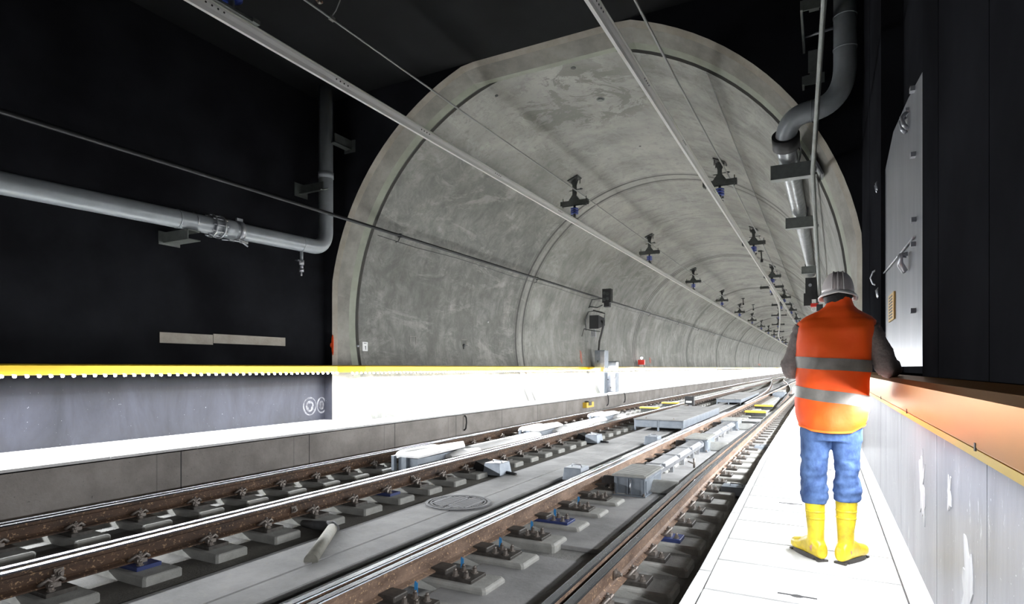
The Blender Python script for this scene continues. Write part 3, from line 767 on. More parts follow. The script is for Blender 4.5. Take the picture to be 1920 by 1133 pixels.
# left track: checkered cover and long white cable covers
XML = -6.42
def left_machine(y, label):
    t = thing('switch_machine', label, 'switch machine', (XML, y, BED + .05), 'switch machines in the left track')
    z0 = BED + .05; q = MB()
    q.bb(XML - .22, XML + .20, y + .05, y + 1.3, z0, z0 + .22); q.build('housing', M['steelbox'], t)
    q = MB()
    a, b = XML - .27, XML + .25
    q.add([(a, y, z0 + .24), (b, y, z0 + .24), (b, y + 1.5, z0 + .26), (a + .1, y + 2.1, z0 + .26), (a, y + 1.5, z0 + .26), (a, y, z0 + .27), (b, y, z0 + .27), (b, y + 1.5, z0 + .29), (a + .1, y + 2.1, z0 + .29), (a, y + 1.5, z0 + .29)],
          [(0, 4, 3, 2, 1), (5, 6, 7, 8, 9), (0, 1, 6, 5), (1, 2, 7, 6), (2, 3, 8, 7), (3, 4, 9, 8), (4, 0, 5, 9)])
    ribs(q, a, b, y, y + 1.45, z0 + .28, 18); q.build('ribbed_lid', M['white'], t)
    q = MB()
    rs = []
    for (cy, hh, ww) in ((y + .15, .05, .1), (y + .3, .12, .2), (y + 1.2, .12, .2), (y + 1.6, .04, .1)):
        rs.append([Vector((a - .02 + ww * math.cos(PI * 2 * i / 12), cy, z0 + .2 + hh * max(-.2, math.sin(PI * 2 * i / 12)))) for i in range(12)])
    q.rings(rs); q.build('rounded_hood', M['white'], t)
    q = MB(); rs = []
    for (cy, hh, ww) in ((y + .9, .05, .1), (y + 1.3, .10, .14), (y + 2.0, .04, .06)):
        rs.append([Vector((b + .0 + ww * math.cos(PI * 2 * i / 12), cy, z0 + .15 + hh * max(-.6, math.sin(PI * 2 * i / 12)))) for i in range(12)])
    q.rings(rs); q.build('rounded_hood', M['white'], t)
    MB().bb(XML - .30, XML - .24, y - .05, y + .02, z0, z0 + .26).build('front_bracket', M['steelbox'], t); MB().bb(XML - .1, XML + .0, y - .02, y + .05, z0, z0 + .24).build('front_bracket', M['steelbox'], t)
left_machine(8.3, 'white ribbed switch machine cover nearest the camera in the left track')
left_machine(13.2, 'middle white switch machine cover in the left track')
left_machine(18.2, 'furthest white switch machine cover in the left track')
for a, b, w in ((10.1, 13.3, 'nearer'), (15.1, 18.3, 'further')):
    t = thing('cable_cover', w + ' long rounded white cable cover lying in the left track', 'cable cover', (XML, a, BED + .05))
    q = MB(); rs = []
    for yy in (a, b): rs.append([Vector((XML + .12 + .15 * math.cos(2 * PI * i / 16), yy, BED + .17 + .12 * math.sin(2 * PI * i / 16))) for i in range(16)])
    q.rings(rs); q.build('tube_cover', M['white'], t)
    q = MB()
    for yy in frange(a + .3, b - .3, 1.0): q.bb(XML + .08, XML + .16, yy, yy + .08, BED + .0, BED + .06)
    q.build('support_foot', M['zinc'], t)
# small junction boxes next to the rails
def jbox(x, y, label, w=.34, L=.42, h=.2, dark=True, side=1):
    t = thing('junction_box', label, 'junction box', (x, y, BED))
    z0 = BED + .03
    q = MB(); q.add([(x - w / 2, y - L / 2, z0), (x + w / 2, y - L / 2, z0), (x + w / 2, y + L / 2, z0), (x - w / 2, y + L / 2, z0), (x - w / 2 + .02, y - L / 2 + .03, z0 + h), (x + w / 2 - .03, y - L / 2 + .03, z0 + h), (x + w / 2 - .03, y + L / 2 - .03, z0 + h), (x - w / 2 + .02, y + L / 2 - .03, z0 + h)],
                    [(0, 3, 2, 1), (4, 5, 6, 7), (0, 1, 5, 4), (1, 2, 6, 5), (2, 3, 7, 6), (3, 0, 4, 7)])
    q.build('housing', M['steelbox'], t, bevel=.008)
    q = MB(); q.tube([(x - .08, y, z0 + h), (x - .08, y, z0 + h + .03), (x + .08, y, z0 + h + .03), (x + .08, y, z0 + h)], .01, 8); q.build('lid_handle', M['zinc'], t)
    if dark:
        q = MB(); sx = -side
        q.box((x + sx * (w / 2 + .10), y + .03, z0 + .09), (.22, L * .9, .18), ry=-sx * .35); q.build('side_chute', M['blackbox'], t)
        q = MB(); q.tube([(x + w / 2, y + .02, z0 + .03), (x + w / 2 + .2, y - .02, z0 + .02)], .025, 8); q.build('cable_gland', M['rubber'], t)
jbox(-4.98, 8.95, 'pale steel junction box beside the left track near the manhole')
jbox(-4.98, 13.8, 'pale steel junction box beside the left track, further one')
jbox(-3.60, 9.15, 'pale steel junction box hard against the left side of the right track', dark=False)
jbox(-3.60, 14.1, 'smaller looking steel junction box left of the right track, further one', dark=False)
jbox(-1.12, 9.1, 'flat steel junction box outside the rail nearest the walkway', w=.42, L=.34, h=.12, dark=False)
jbox(-1.15, 14.0, 'flat steel junction box further along outside the walkway rail', w=.42, L=.34, h=.12, dark=False)
# low steel cabinets on the centre strip
def lowbox(x0, x1, y0, y1, h, label, n=2):
    t = thing('low_cabinet', label, 'cabinet', ((x0 + x1) / 2, y0, BED + .035))
    z0 = BED + .035
    q = MB(); q.bb(x0, x1, y0 + .02, y1, z0 + .10, z0 + h)
    for i in range(n + 1):
        xx = x0 + (x1 - x0 - .05) * i / n; q.bb(xx, xx + .05, y0, y0 + .05, z0, z0 + h); q.bb(xx, xx + .05, y1 - .05, y1, z0, z0 + h)
    q.build('frame', M['steelbox'], t)
    for i in range(n):
        a = x0 + (x1 - x0) * i / n + .03; b = x0 + (x1 - x0) * (i + 1) / n - .03
        MB().bb(a, b, y0 - .01, y0 + .03, z0 + .12, z0 + h - .03).build('front_panel', M['steelbox'], t)
    q = MB(); q.bb(x0 - .02, x1 + .02, y0 - .03, y1 + .02, z0 + h, z0 + h + .02)
    q.build('lid', M['bedslab'], t)
    q = MB(); q.hexbolt((x0 + .3, y0 + .2, z0 + h + .02), .02, .02); q.hexbolt((x1 - .3, y0 + .2, z0 + h + .02), .02, .02); q.build('bolt', M['bolt'], t)
lowbox(-4.9, -3.5, 17.0, 23.5, .32, 'long low steel cabinet with two front panels between the tracks')
lowbox(-4.75, -3.6, 31.0, 40, .26, 'second low steel cabinet between the tracks, further off')
# marker post
t = thing('track_signal', 'small black dwarf signal on a grey post beside the left track', 'signal', (-4.85, 25, BED))
MB().bb(-4.90, -4.80, 24.95, 25.05, BED + .03, BED + .35).build('post', M['zinc'], t)
MB().bb(-5.06, -4.70, 24.9, 25.1, BED + .32, BED + .68).build('head', M['blackbox'], t)
MB().bb(-5.01, -4.78, 24.88, 24.9, BED + .42, BED + .50).build('white_bar', M['white'], t)
q = MB(); q.tube([(-4.95, 24.9, BED + .35), (-5.2, 24.8, BED + .3), (-5.35, 24.6, BED + .15), (-5.2, 24.3, BED + .05)], .02, 8); q.build('cable', M['lightcable'], t)
# yellow balises
for k, (x, y, w) in enumerate(((-6.35, 24.3, 'nearer yellow slab between the rails of the left track'), (-6.35, 28.0, 'further yellow slab between the rails of the left track'), (-2.25, 23.8, 'nearer yellow slab between the rails of the right track'), (-2.3, 27.8, 'further yellow slab between the rails of the right track'))):
    t = thing('balise', w, 'track transponder', (x, y, BED + .05), 'yellow slabs lying in the tracks')
    q = MB(); q.pad((x, y, BED + .22), (.75, .36, .06), .02); q.build('plate', M['yellowplastic'], t)
    q = MB(); q.bb(x - .35, x + .35, y - .1, y + .1, BED + .04, BED + .19); q.build('bracket', M['darksteel'], t)
# dark slots across the track bed in front of the slabs
for yy, w_ in ((20.6, 'nearer'), (22.6, 'further')):
    tag(MB().bb(-2.78, -1.87, yy, yy + .22, BED + .05, BED + .10).build('cross_tie', M['darksteel']), w_ + ' of two dark steel cross ties bridging the right track bed', 'cross tie', 'cross ties in the right track')
# further machine
t = thing('switch_machine', 'distant grey switch machine with side arms in the right track', 'switch machine', (-2.4, 39, BED + .05))
MB().bb(-2.75, -2.1, 39, 41.5, BED + .05, BED + .32).build('housing', M['steelbox'], t)
MB().bb(-3.0, -1.7, 40, 40.3, BED + .12, BED + .24).build('side_arm', M['darksteel'], t)
MB().bb(-2.7, -2.3, 42, 44.5, BED + .05, BED + .36).build('rear_housing', M['boxlid'], t)

# ------------------------------------------------------------------ things on the left kerb face
t = thing('kerb_box', 'small yellow and black device clipped to the left kerb', 'device', (EL + .08, 22.0, -.3))
MB().bb(EL, EL + .16, 21.4, 22.2, -.38, -.18).build('body', M['yellowplastic'], t); MB().bb(EL, EL + .18, 21.6, 21.9, -.30, -.14).build('clip', M['blackbox'], t)
for k, (yy, hh) in enumerate(((12.9, .22), (24.2, .35), (26.6, .3))):
    q = MB(); q.tube([(EL + .02, yy, -.45), (EL + .07, yy, -.4), (EL + .08, yy + .02, -.25), (EL + .06, yy + .03, -.25 + hh * .6), (EL + .02, yy + .03, -.25 + hh * .8)], .022, 8)
    tag(q.build('cable_stub', M['rubber']), ORD[k] + ' black cable stub on the left kerb counted from the camera', 'cable', 'cable stubs on the left kerb')

# ------------------------------------------------------------------ overhead conductor bars
ZK = CAMZ + 4.25
BPROF = [(-.022, 0), (.022, 0), (.026, .03), (.03, .055), (.05, .10), (.052, .125), (.075, .128), (.075, .136), (-.075, .136), (-.075, .128), (-.052, .125), (-.05, .10), (-.03, .055), (-.026, .03)]
BMI = [0, 0, 0, 0, 0, 1, 1, 1, 1, 1, 0, 0, 0, 0]
XK1, XK2 = -6.44, -2.40
for x, lab in ((XK1, 'bare aluminium overhead conductor bar above the left track'), (XK2, 'bare aluminium overhead conductor bar above the right track')):
    q = MB(); q.sweep([(a, b) for a, b in BPROF], [(x, YB, ZK - .06), (x, 150, ZK - .06)], BMI); t = q.build('conductor_bar', [M['alu'], M['alugrey']]); tag(t, lab, 'conductor bar')
    q = MB()
    for yy in (4.6, 6.7, 8.8, 11.5, 15.0):
        for dy in (-.12, -.04, .04, .12): q.cyl((x + .055, yy + dy, ZK + .02), (x + .062, yy + dy, ZK + .02), .012, 8)
    q.build('joint_bolt', M['darksteel'], t)
crp = smooth_path([(-2.52, 34, 0), (-2.6, 40, 0), (-2.85, 47, 0), (-3.6, 60, 0), (-4.6, 75, 0), (-5.6, 91, 0), (-6.3, 108, 0)])
q = MB(); q.sweep(BPROF, [(p.x, p.y, ZK - .06) for p in crp], BMI); tag(q.build('conductor_bar', [M['alu'], M['alugrey']]), 'curved overhead conductor bar crossing from the right track to the left', 'conductor bar')

# hangers
def vault_z(x, R=4.87): return ZC + math.sqrt(max(R * R - (x - XC) ** 2, 0.01))
def make_hanger(wide=.84, zt=None, x0=0, name='catenary_hanger'):
    """built around x0, y=0 in world heights"""
    zt = zt or vault_z(x0); t = thing(name, 'x', 'overhead hanger', (x0, 0, ZK + .13))
    tilt = math.atan2(-(x0 - XC), (zt - ZC))
    q = MB(); q.box((x0, 0, zt - .03), (.34, .34, .03), ry=-tilt)
    for sx in (-1, 1):
        for sy in (-1, 1): q.cyl((x0 + sx * .12, sy * .12, zt - .08 - sx * .12 * math.tan(tilt) * 1), (x0 + sx * .12, sy * .12, zt + .0 + 0), .014, 6)
    q.build('ceiling_plate', M['darksteel'], t)
    q = MB(); zb = ZK + .62
    q.bb(x0 - .05, x0 + .05, -.05, -.038, zb, zt - .03); q.bb(x0 - .05, x0 + .05, .038, .05, zb, zt - .03); q.bb(x0 - .006, x0 + .006, -.05, .05, zb, zt - .03)
    q.add([(x0 - .12, -.01, zt - .05), (x0 + .12, -.01, zt - .05), (x0 + .05, -.01, zt - .25), (x0 - .05, -.01, zt - .25), (x0 - .12, .01, zt - .05), (x0 + .12, .01, zt - .05), (x0 + .05, .01, zt - .25), (x0 - .05, .01, zt - .25)],
          [(0, 1, 2, 3), (4, 7, 6, 5), (0, 4, 5, 1), (1, 5, 6, 2), (2, 6, 7, 3), (3, 7, 4, 0)])
    q.add([(x0 - .17, -.06, zb), (x0 + .17, -.06, zb), (x0 + .05, -.05, zb + .17), (x0 - .05, -.05, zb + .17), (x0 - .17, .06, zb), (x0 + .17, .06, zb), (x0 + .05, .05, zb + .17), (x0 - .05, .05, zb + .17)],
          [(0, 1, 2, 3), (4, 7, 6, 5), (0, 4, 5, 1), (1, 5, 6, 2), (2, 6, 7, 3), (3, 7, 4, 0)])
    q.build('post', M['darksteel'], t)
    q = MB(); w = wide / 2
    q.bb(x0 - w, x0 + w, -.07, .07, zb - .02, zb); q.bb(x0 - w, x0 + w, -.07, -.055, zb - .13, zb - .02); q.bb(x0 - w, x0 + w, .055, .07, zb - .13, zb - .02)
    for sx in (-1, 1): q.cyl((x0 + sx * (w - .06), 0, zb - .18), (x0 + sx * (w - .06), 0, zb + .1), .012, 8); q.box((x0 + sx * (w - .06), 0, zb - .02), (.08, .16, .025))
    q.build('cross_beam', M['darksteel'], t)
    xi = x0
    q = MB(); q.cyl((xi, 0, ZK + .10), (xi, 0, zb - .02), .035, 10); q.build('rod', M['darksteel'], t)
    q = MB()
    for k in range(3): q.tube([(xi, 0, ZK + .24 + k * .065), (xi, 0, ZK + .265 + k * .065), (xi, 0, ZK + .285 + k * .065)], [.115, .115, .06], 18)
    q.build('insulator', M['insul'], t)
    q = MB(); q.bb(xi - .09, xi + .09, -.05, .05, ZK + .078, ZK + .10); q.tube([(xi + .02, -.02, ZK + .1), (xi + .1, -.28, ZK + .09)], .014, 8); q.box((xi + .12, -.3, ZK + .09), (.05, .05, .05)); q.build('bar_clamp', M['darksteel'], t)
    q = MB(); q.tube([(x0 + .05, 0, zt - .33), (x0 + .25, 0, zt - .33)], .012, 8); q.box((x0 + .2, 0, zt - .33), (.05, .05, .04)); q.tube([(x0 - .05, 0, zt - .35), (x0 - .16, 0, zt - .35)], .012, 8); q.build('wire_arm', M['darksteel'], t)
    return t
HY_ = [16.2, 24.6, 34, 44.5, 54.5, 64.5, 74.5, 84.5, 94.5, 104.5, 114.5, 124.5]
hA = make_hanger(x0=XK1); hB = make_hanger(x0=XK2)
for src, x, side in ((hA, XK1, 'left'), (hB, XK2, 'right')):
    for k, yy in enumerate(HY_):
        t = src if k == 0 else copy_tree(src)
        t.location = (x, yy, ZK + .13)
        tag(t, '%s dark steel hanger inside the tunnel holding the %s conductor bar' % (ORD[k], side), 'overhead hanger', 'hangers of the %s conductor bar' % side)
# extra wide hangers where the crossover bar runs
hw = make_hanger(wide=1.3, x0=-2.75)
for k, (x, yy) in enumerate(((-2.75, 38.5), (-2.9, 49.5), (-3.65, 59.5), (-4.5, 72), (-5.3, 86))):
    t = hw if k == 0 else copy_tree(hw)
    t.location = (x, yy, ZK + .13)
    tag(t, '%s wide dark hanger of the curved crossover conductor bar' % ORD[k], 'overhead hanger', 'hangers of the crossover conductor bar')
# small braced stays on the vault
for k, (px, py, Y) in enumerate(((1427, 492, 30), (1393, 560, 52), (1412, 580, 58))):
    p = P(px, py, Y); t = thing('vault_stay', ORD[k] + ' small dark stay with a cable reaching down from the vault crown', 'stay', p)
    zz = vault_z(p.x)
    q = MB(); q.box((p.x, Y, zz - .03), (.25, .2, .05)); q.tube([(p.x, Y, zz - .03), (p.x + .03, Y, zz - .45)], .03, 8); q.build('arm', M['darksteel'], t)
    q = MB(); q.cyl((p.x + .03, Y, zz - .42), (p.x + .03, Y, zz - .55), .06, 10); q.build('insulator', M['rubber'], t)
# hall insulator at the top left of the view
t = thing('catenary_hanger', 'hanger with large blue insulator on the left bar at the top edge of the view', 'overhead hanger', (XK1, 4.78, ZK + .1), None)
q = MB(); x, y = XK1 + .06, 4.82
q.tube([(x, y, ZK + .22), (x, y, ZK + .235), (x, y, ZK + .26), (x, y, ZK + .27), (x, y, ZK + .285), (x, y, ZK + .33)], [.06, .125, .125, .07, .12, .12], 28); q.build('insulator', M['insul'], t)
q = MB(); q.cyl((x, y, ZK + .33), (x, y, ZF), .03, 12); q.box((x, y, ZF - .02), (.35, .35, .04)); q.build('rod', M['darksteel'], t)
q = MB(); q.cyl((x, y, ZK + .08), (x, y, ZK + .24), .035, 12); q.bb(x - .12, x + .06, y - .35, y + .35, ZK + .076, ZK + .095); q.tube([(x + .02, y - .4, ZK + .12), (x + .02, y + .3, ZK + .12)], .014, 8)
q.box((x, y + .3, ZK + .1), (.16, .1, .05)); q.box((x, y - .3, ZK + .1), (.16, .1, .05)); q.build('bar_clamp', M['bracket'], t)

# ------------------------------------------------------------------ overhead wires
def wire(name, pts, r, m, label, cat='cable', n=10):
    q = MB(); q.tube(pts, r, n); return tag(q.build(name, M[m]), label, cat)
w1 = wire('earth_wire', [(-6.25, YB, CAMZ + 5.02), (-6.25, 10, CAMZ + 5.0), (-6.25, 16, CAMZ + 5.05), (-6.3, 40, CAMZ + 5.05), (-6.3, 130, CAMZ + 5.05)], .016, 'lightcable', 'thin grey wire running above the left conductor bar', 'wire')
q = MB(); q.box((-6.25, 6.35, CAMZ + 5.01), (.05, .09, .05)); q.tube([(-6.25, 6.35, CAMZ + 5.04), (-6.2, 6.38, CAMZ + 5.13), (-5.9, 6.3, CAMZ + 5.4), (-5.7, 6.25, ZF)], .008, 8); q.build('clamp', M['lightcable'], w1)
wire('earth_wire', [(-2.2, YB, CAMZ + 4.83), (-2.2, 10, CAMZ + 4.84), (-2.18, 16, CAMZ + 4.95), (-2.2, 130, CAMZ + 4.95)], .018, 'lightcable', 'thin grey wire running above the right conductor bar', 'wire')
wire('earth_wire', [(-1.75, YP + .6, vault_z(-1.75) - .03), (-1.75, 130, vault_z(-1.75) - .03)], .009, 'lightcable', 'thin shadow line modelled as a wire on the vault right of the right bar', 'wire')  # shadow line on the vault, given shape as a thin wire
# copper-coloured anchor at top edge
t = thing('ceiling_anchor', 'rusty coloured anchor fitting hanging at the top edge above the wire', 'anchor', P(601, 5, 6.2))
p = P(600, 4, 6.2)
q = MB(); q.ball(p, .035, 12, sc=(1.2, 1, .7)); q.cyl(p, (p.x - .02, p.y, ZF), .02, 8); q.build('body', M['bolt'], t)
q = MB(); q.ball(p + Vector((.035, 0, -.01)), .02, 10); q.ball(p + Vector((-.05, 0, .05)), .03, 10); q.build('nut', M['rustlight'], t)
# long dark cable on the left side
pts = [(-8.86, YB, CAMZ + 3.12), (-8.86, 40, CAMZ + 3.12), (-8.86, 160, CAMZ + 3.12)]
c1 = wire('cable', pts, .036, 'cable', 'long dark cable running along the upper left side into the tunnel', 'cable')
q = MB()
for yy in (11.2, 18.8, 26.4, 34, 41.6, 49, 57): q.box((-8.86, yy, CAMZ + 3.12), (.08, .06, .09)); q.tube([(-8.86, yy, CAMZ + 3.1), (-8.9, yy, CAMZ + 3.0), (-8.99, yy, CAMZ + 2.98)], .012, 8)
q.build('clamp', M['cable'], c1)
wire('cable', [(-8.93, YP + .7, CAMZ + 3.0)] + [(-8.94, yy, CAMZ + 2.99 + .03 * math.sin(yy)) for yy in frange(12, 70, 1.7)], .008, 'cable', 'thin slack wire sagging just under the long dark left cable', 'wire', 6)

# ------------------------------------------------------------------ left pipe in the hall
def arc_pts(p0, pc, p1, n=10):
    p0, pc, p1 = Vector(p0), Vector(pc), Vector(p1); out = []
    for i in range(n + 1):
        t_ = i / n; out.append(p0 * (1 - t_) ** 2 + pc * 2 * t_ * (1 - t_) + p1 * t_ ** 2)
    return out
xp, yv = -9.30, 9.28
zp0, zp1 = CAMZ + 2.36, CAMZ + 2.50
t = thing('pipe', 'thick grey pipe along the black left wall turning up to the ceiling', 'pipe', (xp, yv, zp1))
def zpipe(y): return zp0 + (zp1 - zp0) * (y - 3.7) / (9.0 - 3.7)
run = [(xp, YB, zpipe(YB)), (xp, 7.0, zpipe(7.0)), (xp, 8.85, zpipe(8.85))] + arc_pts((xp, 8.9, zpipe(8.9)), (xp, yv, zpipe(yv)), (xp, yv, zpipe(yv) + .40), 10) + [(xp, yv, ZF)]
q = MB(); q.tube(run, .148, 28); q.build('pipe_run', M['pipe'], t)
def band(q, p, d, r, w, n=28):
    d = Vector(d).normalized(); p = Vector(p); q.tube([p - d * w / 2, p + d * w / 2], r, n)
for k, (yy, r, w) in enumerate(((6.02, .155, .02), (8.6, .153, .015))):
    q = MB(); band(q, (xp, yy, zpipe(yy)), (0, 1, .026), r, w); q.build('weld_ring', M['pipe'], t)
q = MB()
for yy in (6.62, 6.78): band(q, (xp, yy, zpipe(yy)), (0, 1, .026), .20, .03)
for i in range(10):
    a = 2 * PI * i / 10; q.cyl((xp + .178 * math.cos(a), 6.56, zpipe(6.7) + .178 * math.sin(a)), (xp + .178 * math.cos(a), 6.84, zpipe(6.7) + .178 * math.sin(a)), .012, 8)
q.build('flange', M['zinc'], t)
q = MB(); band(q, (xp, 6.9, zpipe(6.9)), (0, 1, .026), .165, .3); q.build('sleeve', M['pipe'], t)
q = MB(); band(q, (xp, 7.16, zpipe(7.16)), (0, 1, .026), .176, .09); q.box((xp + .05, 7.14, zpipe(7.1) + .19), (.05, .12, .05)); q.tube([(xp + .05, 6.8, zpipe(7) - .22), (xp + .08, 7.0, zpipe(7) - .2), (xp + .1, 7.15, zpipe(7) - .2), (xp + .1, 7.28, zpipe(7) - .26)], .014, 8)
q.box((xp + .1, 7.2, zpipe(7) - .2), (.05, .14, .04)); q.box((xp + .1, 6.95, zpipe(7) - .21), (.04, .1, .03)); q.build('strap_clamp', M['zinc'], t)
q = MB(); q.tube(arc_pts((xp - .0, 6.3, zpipe(6.3) - .16), (xp + .3, 6.3, zpipe(6.3) + .02), (xp, 6.3, zpipe(6.3) + .16), 10), .012, 8); q.build('u_bolt', M['zinc'], t)
q = MB(); zz = zpipe(6.2) - .155
q.bb(XL, xp + .12, 6.12, 6.35, zz - .02, zz); q.bb(XL, xp + .12, 6.12, 6.14, zz - .17, zz); q.bb(XL, xp + .12, 6.12, 6.35, zz - .17, zz - .155); q.bb(XL, XL + .02, 6.05, 6.42, zz - .2, zz + .02)
q.build('wall_bracket', M['bracket'], t)
# drain valve under the elbow
q = MB(); vx, vy, vz = xp, 8.62, zpipe(8.62) - .14
q.cyl((vx, vy, vz), (vx, vy, vz - .19), .032, 12); q.build('drain_stub', M['pipe'], t)
q = MB(); q.cyl((vx, vy, vz - .19), (vx, vy, vz - .28), .05, 12); q.box((vx - .02, vy - .04, vz - .2), (.09, .14, .015)); q.cyl((vx, vy, vz - .28), (vx, vy, vz - .36), .035, 12); q.cyl((vx, vy, vz - .36), (vx, vy, vz - .42), .045, 12); q.cyl((vx, vy, vz - .42), (vx, vy, vz - .5), .015, 8); q.build('drain_valve', M['zinc'], t)
# vertical run collar and brackets
q = MB(); band(q, (xp, yv, CAMZ + 4.05), (0, 0, 1), .158, .13); q.build('collar', M['pipe'], t)
for zc_, sgn, nm in ((CAMZ + 4.72, 1, 'bracket_arm'), (CAMZ + 3.68, -1, 'bracket_arm')):
    q = MB()
    if sgn > 0:   # reaches to the end wall
        q.bb(xp + .10, xp + .26, yv, YP, zc_, zc_ + .02); q.bb(xp + .24, xp + .26, yv, YP, zc_, zc_ + .19); q.bb(xp + .05, xp + .35, YP - .02, YP, zc_ - .06, zc_ + .2)
    else:         # reaches to the left wall
        q.bb(XL, xp + .1, yv - .24, yv - .16, zc_, zc_ + .02); q.bb(XL, xp + .1, yv - .18, yv - .16, zc_, zc_ + .19); q.bb(XL, XL + .02, yv - .35, yv - .0, zc_ - .06, zc_ + .22)
        q.cyl((xp + .22, yv - .16, zc_ + .03), (xp - .2, yv - .16, zc_ + .03), .018, 8)
    q.build(nm, M['bracket'], t)

# ------------------------------------------------------------------ right pipe with double bend into the tunnel
t = thing('pipe', 'thick zinc pipe dropping from the ceiling and bending into the tunnel on the right', 'pipe', (.25, 9.45, CAMZ + 3.6))
yy = 9.50; px0 = .26; R_ = .145
A = (px0, yy, CAMZ + 4.25)
pth = [(px0, yy, ZF)] + arc_pts(A, (px0, yy, CAMZ + 3.72), (-.12, yy - .03, CAMZ + 3.66), 12) + arc_pts((-.20, yy - .03, CAMZ + 3.65), (-.50, yy - .04, CAMZ + 3.62), (-.50, yy + .18, CAMZ + 3.33), 12)
q = MB(); q.tube(pth, R_, 28); q.build('upper_bend', M['pipe'], t)
q = MB(); q.tube([(-.50, yy + .10, CAMZ + 3.42), (-.50, yy + .26, CAMZ + 3.30)], [.19, .19], 28); q.build('collar', M['rubber'], t)
q = MB(); q.tube([(-.50, yy + .16, CAMZ + 3.36), (-.50, yy + .5, CAMZ + 3.29), (-.46, 14, CAMZ + 3.30), (-.38, 21.5, CAMZ + 3.34)], R_ * .98, 28); q.build('lower_run', M['pipezinc'], t)
q = MB()
for zz in (CAMZ + 5.55, CAMZ + 4.9, CAMZ + 4.45): w_ = MB(); band(w_, (px0, yy, zz), (0, 0, 1), R_ + .008, .02); w_.build('weld_ring', M['pipe'], t)
band(q, (-.16, yy - .03, CAMZ + 3.655), (1, 0, 0), R_ + .004, .012); q.build('weld_ring', M['pipe'], t)
q = MB(); q.tube([(-.38, 21.5, CAMZ + 3.34), (-.38, 22.0, CAMZ + 3.3), (-.38, 22.2, CAMZ + 3.1)], [.17, .18, .12], 20); q.build('end_bend', M['darksteel'], t)
q = MB(); zz = CAMZ + 4.75
q.cyl((px0 - .15, yy - .05, zz), (px0 - .5, yy - .05, zz - .03), .02, 8); q.build('tie_rod', M['zinc'], t)
for k, (Y, x, nm) in enumerate(((10.12, -.52, 'nearest'), (13.8, -.50, 'middle'), (20.6, -.40, 'furthest'))):
    b = thing('pipe_bracket', nm + ' dark steel channel bracket carrying the pipe on the right of the vault', 'bracket', (x, Y, CAMZ + 3.1), 'brackets under the right pipe')
    z1 = CAMZ + 3.30 - .146
    q = MB(); xw = -.16
    q.bb(x - .22, xw + .06, Y - .01, Y + .01, z1 - .22, z1); q.bb(x - .22, xw + .06, Y, Y + .16, z1 - .02, z1); q.bb(x - .22, xw + .06, Y, Y + .16, z1 - .22, z1 - .205)
    q.build('channel', M['bracket'], b)
    q = MB(); q.box((xw + .07, Y + .05, z1 - .1), (.03, .34, .36), ry=-.45); q.hexbolt((xw + .03, Y - .08, z1 - .2), .02, .02); q.build('wall_plate', M['zinc'], b)
    q = MB(); q.tube(arc_pts((x + .16, Y + .08, z1 - .02), (x + .3, Y + .08, z1 + .42), (x - .0, Y + .08, z1 + .30), 8) , .01, 8); q.build('u_bolt', M['zinc'], b)
# slim conduit bar hanging near the right
t = thing('conduit', 'slim grey conduit hanging from the ceiling and running along the right of the vault', 'conduit', (0, 6, CAMZ + 3.3))
pp = [P(1553, -60, 5.2), P(1545, 0, 5.6), P(1532, 200, 7.6), P(1524, 320, 9.9), P(1528, 400, 12.0), P(1534, 500, 16.5), P(1537, 560, 22)]
q = MB(); q.tube(pp, [.024, .024, .028, .034, .036, .042, .05], 10); q.build('bar', M['bracket'], t)
for (pxx, pyy, Y) in ((1526, 6, 8.6), (1527, 148, 9.6)):
    p = P(pxx, pyy, Y)
    q = MB(); q.box(p, (.26, .02, .14)); q.box(p + Vector((0, .1, .08)), (.12, .2, .16)); q.bb(p.x - .16, p.x - .13, Y - .02, YP, p.z - .06, p.z + .06); q.build('hanger_plate', M['bracket'], t)
p = P(1524, 115, 9.6); q = MB(); q.box(p, (.12, .05, .3)); q.build('hanger_plate', M['bracket'], t)
# loose wire loop on the wall
q = MB(); lp = [P(1528, 318, 10.6), P(1540, 316, 10.6), P(1548, 325, 10.6), P(1545, 340, 10.6), P(1537, 346, 10.6)]; q.tube(lp, .008, 6)
tag(q.build('wire_loop', M['cable']), 'short curled end of wire beside the slim conduit on the right', 'wire')

# signal units behind the helmet
t = thing('tunnel_signal', 'black rectangular signal hanging just left of the helmet', 'signal', P(1520, 580, 21))
a = P(1510, 562, 21); b = P(1530, 520, 21)
MB().bb(a.x, b.x, 21, 21.25, a.z, b.z).build('housing', M['blackbox'], t)
a = P(1507, 574, 21); b = P(1522, 550, 21); MB().bb(a.x, b.x, 20.95, 21.1, a.z, b.z).build('lower_housing', M['blackbox'], t)
p = P(1519, 535, 20.98); q = MB(); q.cyl(p, p + Vector((0, -.04, 0)), .05, 12); q.build('lens', M['zinc'], t)
a = P(1522, 575, 21.3); b = P(1538, 515, 21.3); q = MB(); q.bb(b.x - .12, b.x - .04, 21.25, 21.35, a.z, b.z + .6); q.build('mast', M['bracket'], t)
t = thing('fire_hydrant_valve', 'small red fitting with a pale ring below the black signal', 'valve', P(1526, 590, 20.5))
a = P(1520, 576, 20.5); b = P(1534, 569, 20.5); MB().bb(a.x, b.x, 20.4, 20.6, a.z, b.z).build('red_body', M['redplastic'], t)
p = P(1526, 578, 20.5); q = MB(); annulus(q, .05, .08, 0, .03, 20)
q.v = [Vector((v.x + p.x, p.y - v.z, p.z + v.y - .03)) for v in q.v]; q.build('ring', M['white'], t)
a = P(1531, 584, 20.4); b = P(1543, 571, 20.4); MB().bb(a.x, b.x, 20.3, 20.5, a.z, b.z).build('black_cap', M['blackbox'], t)

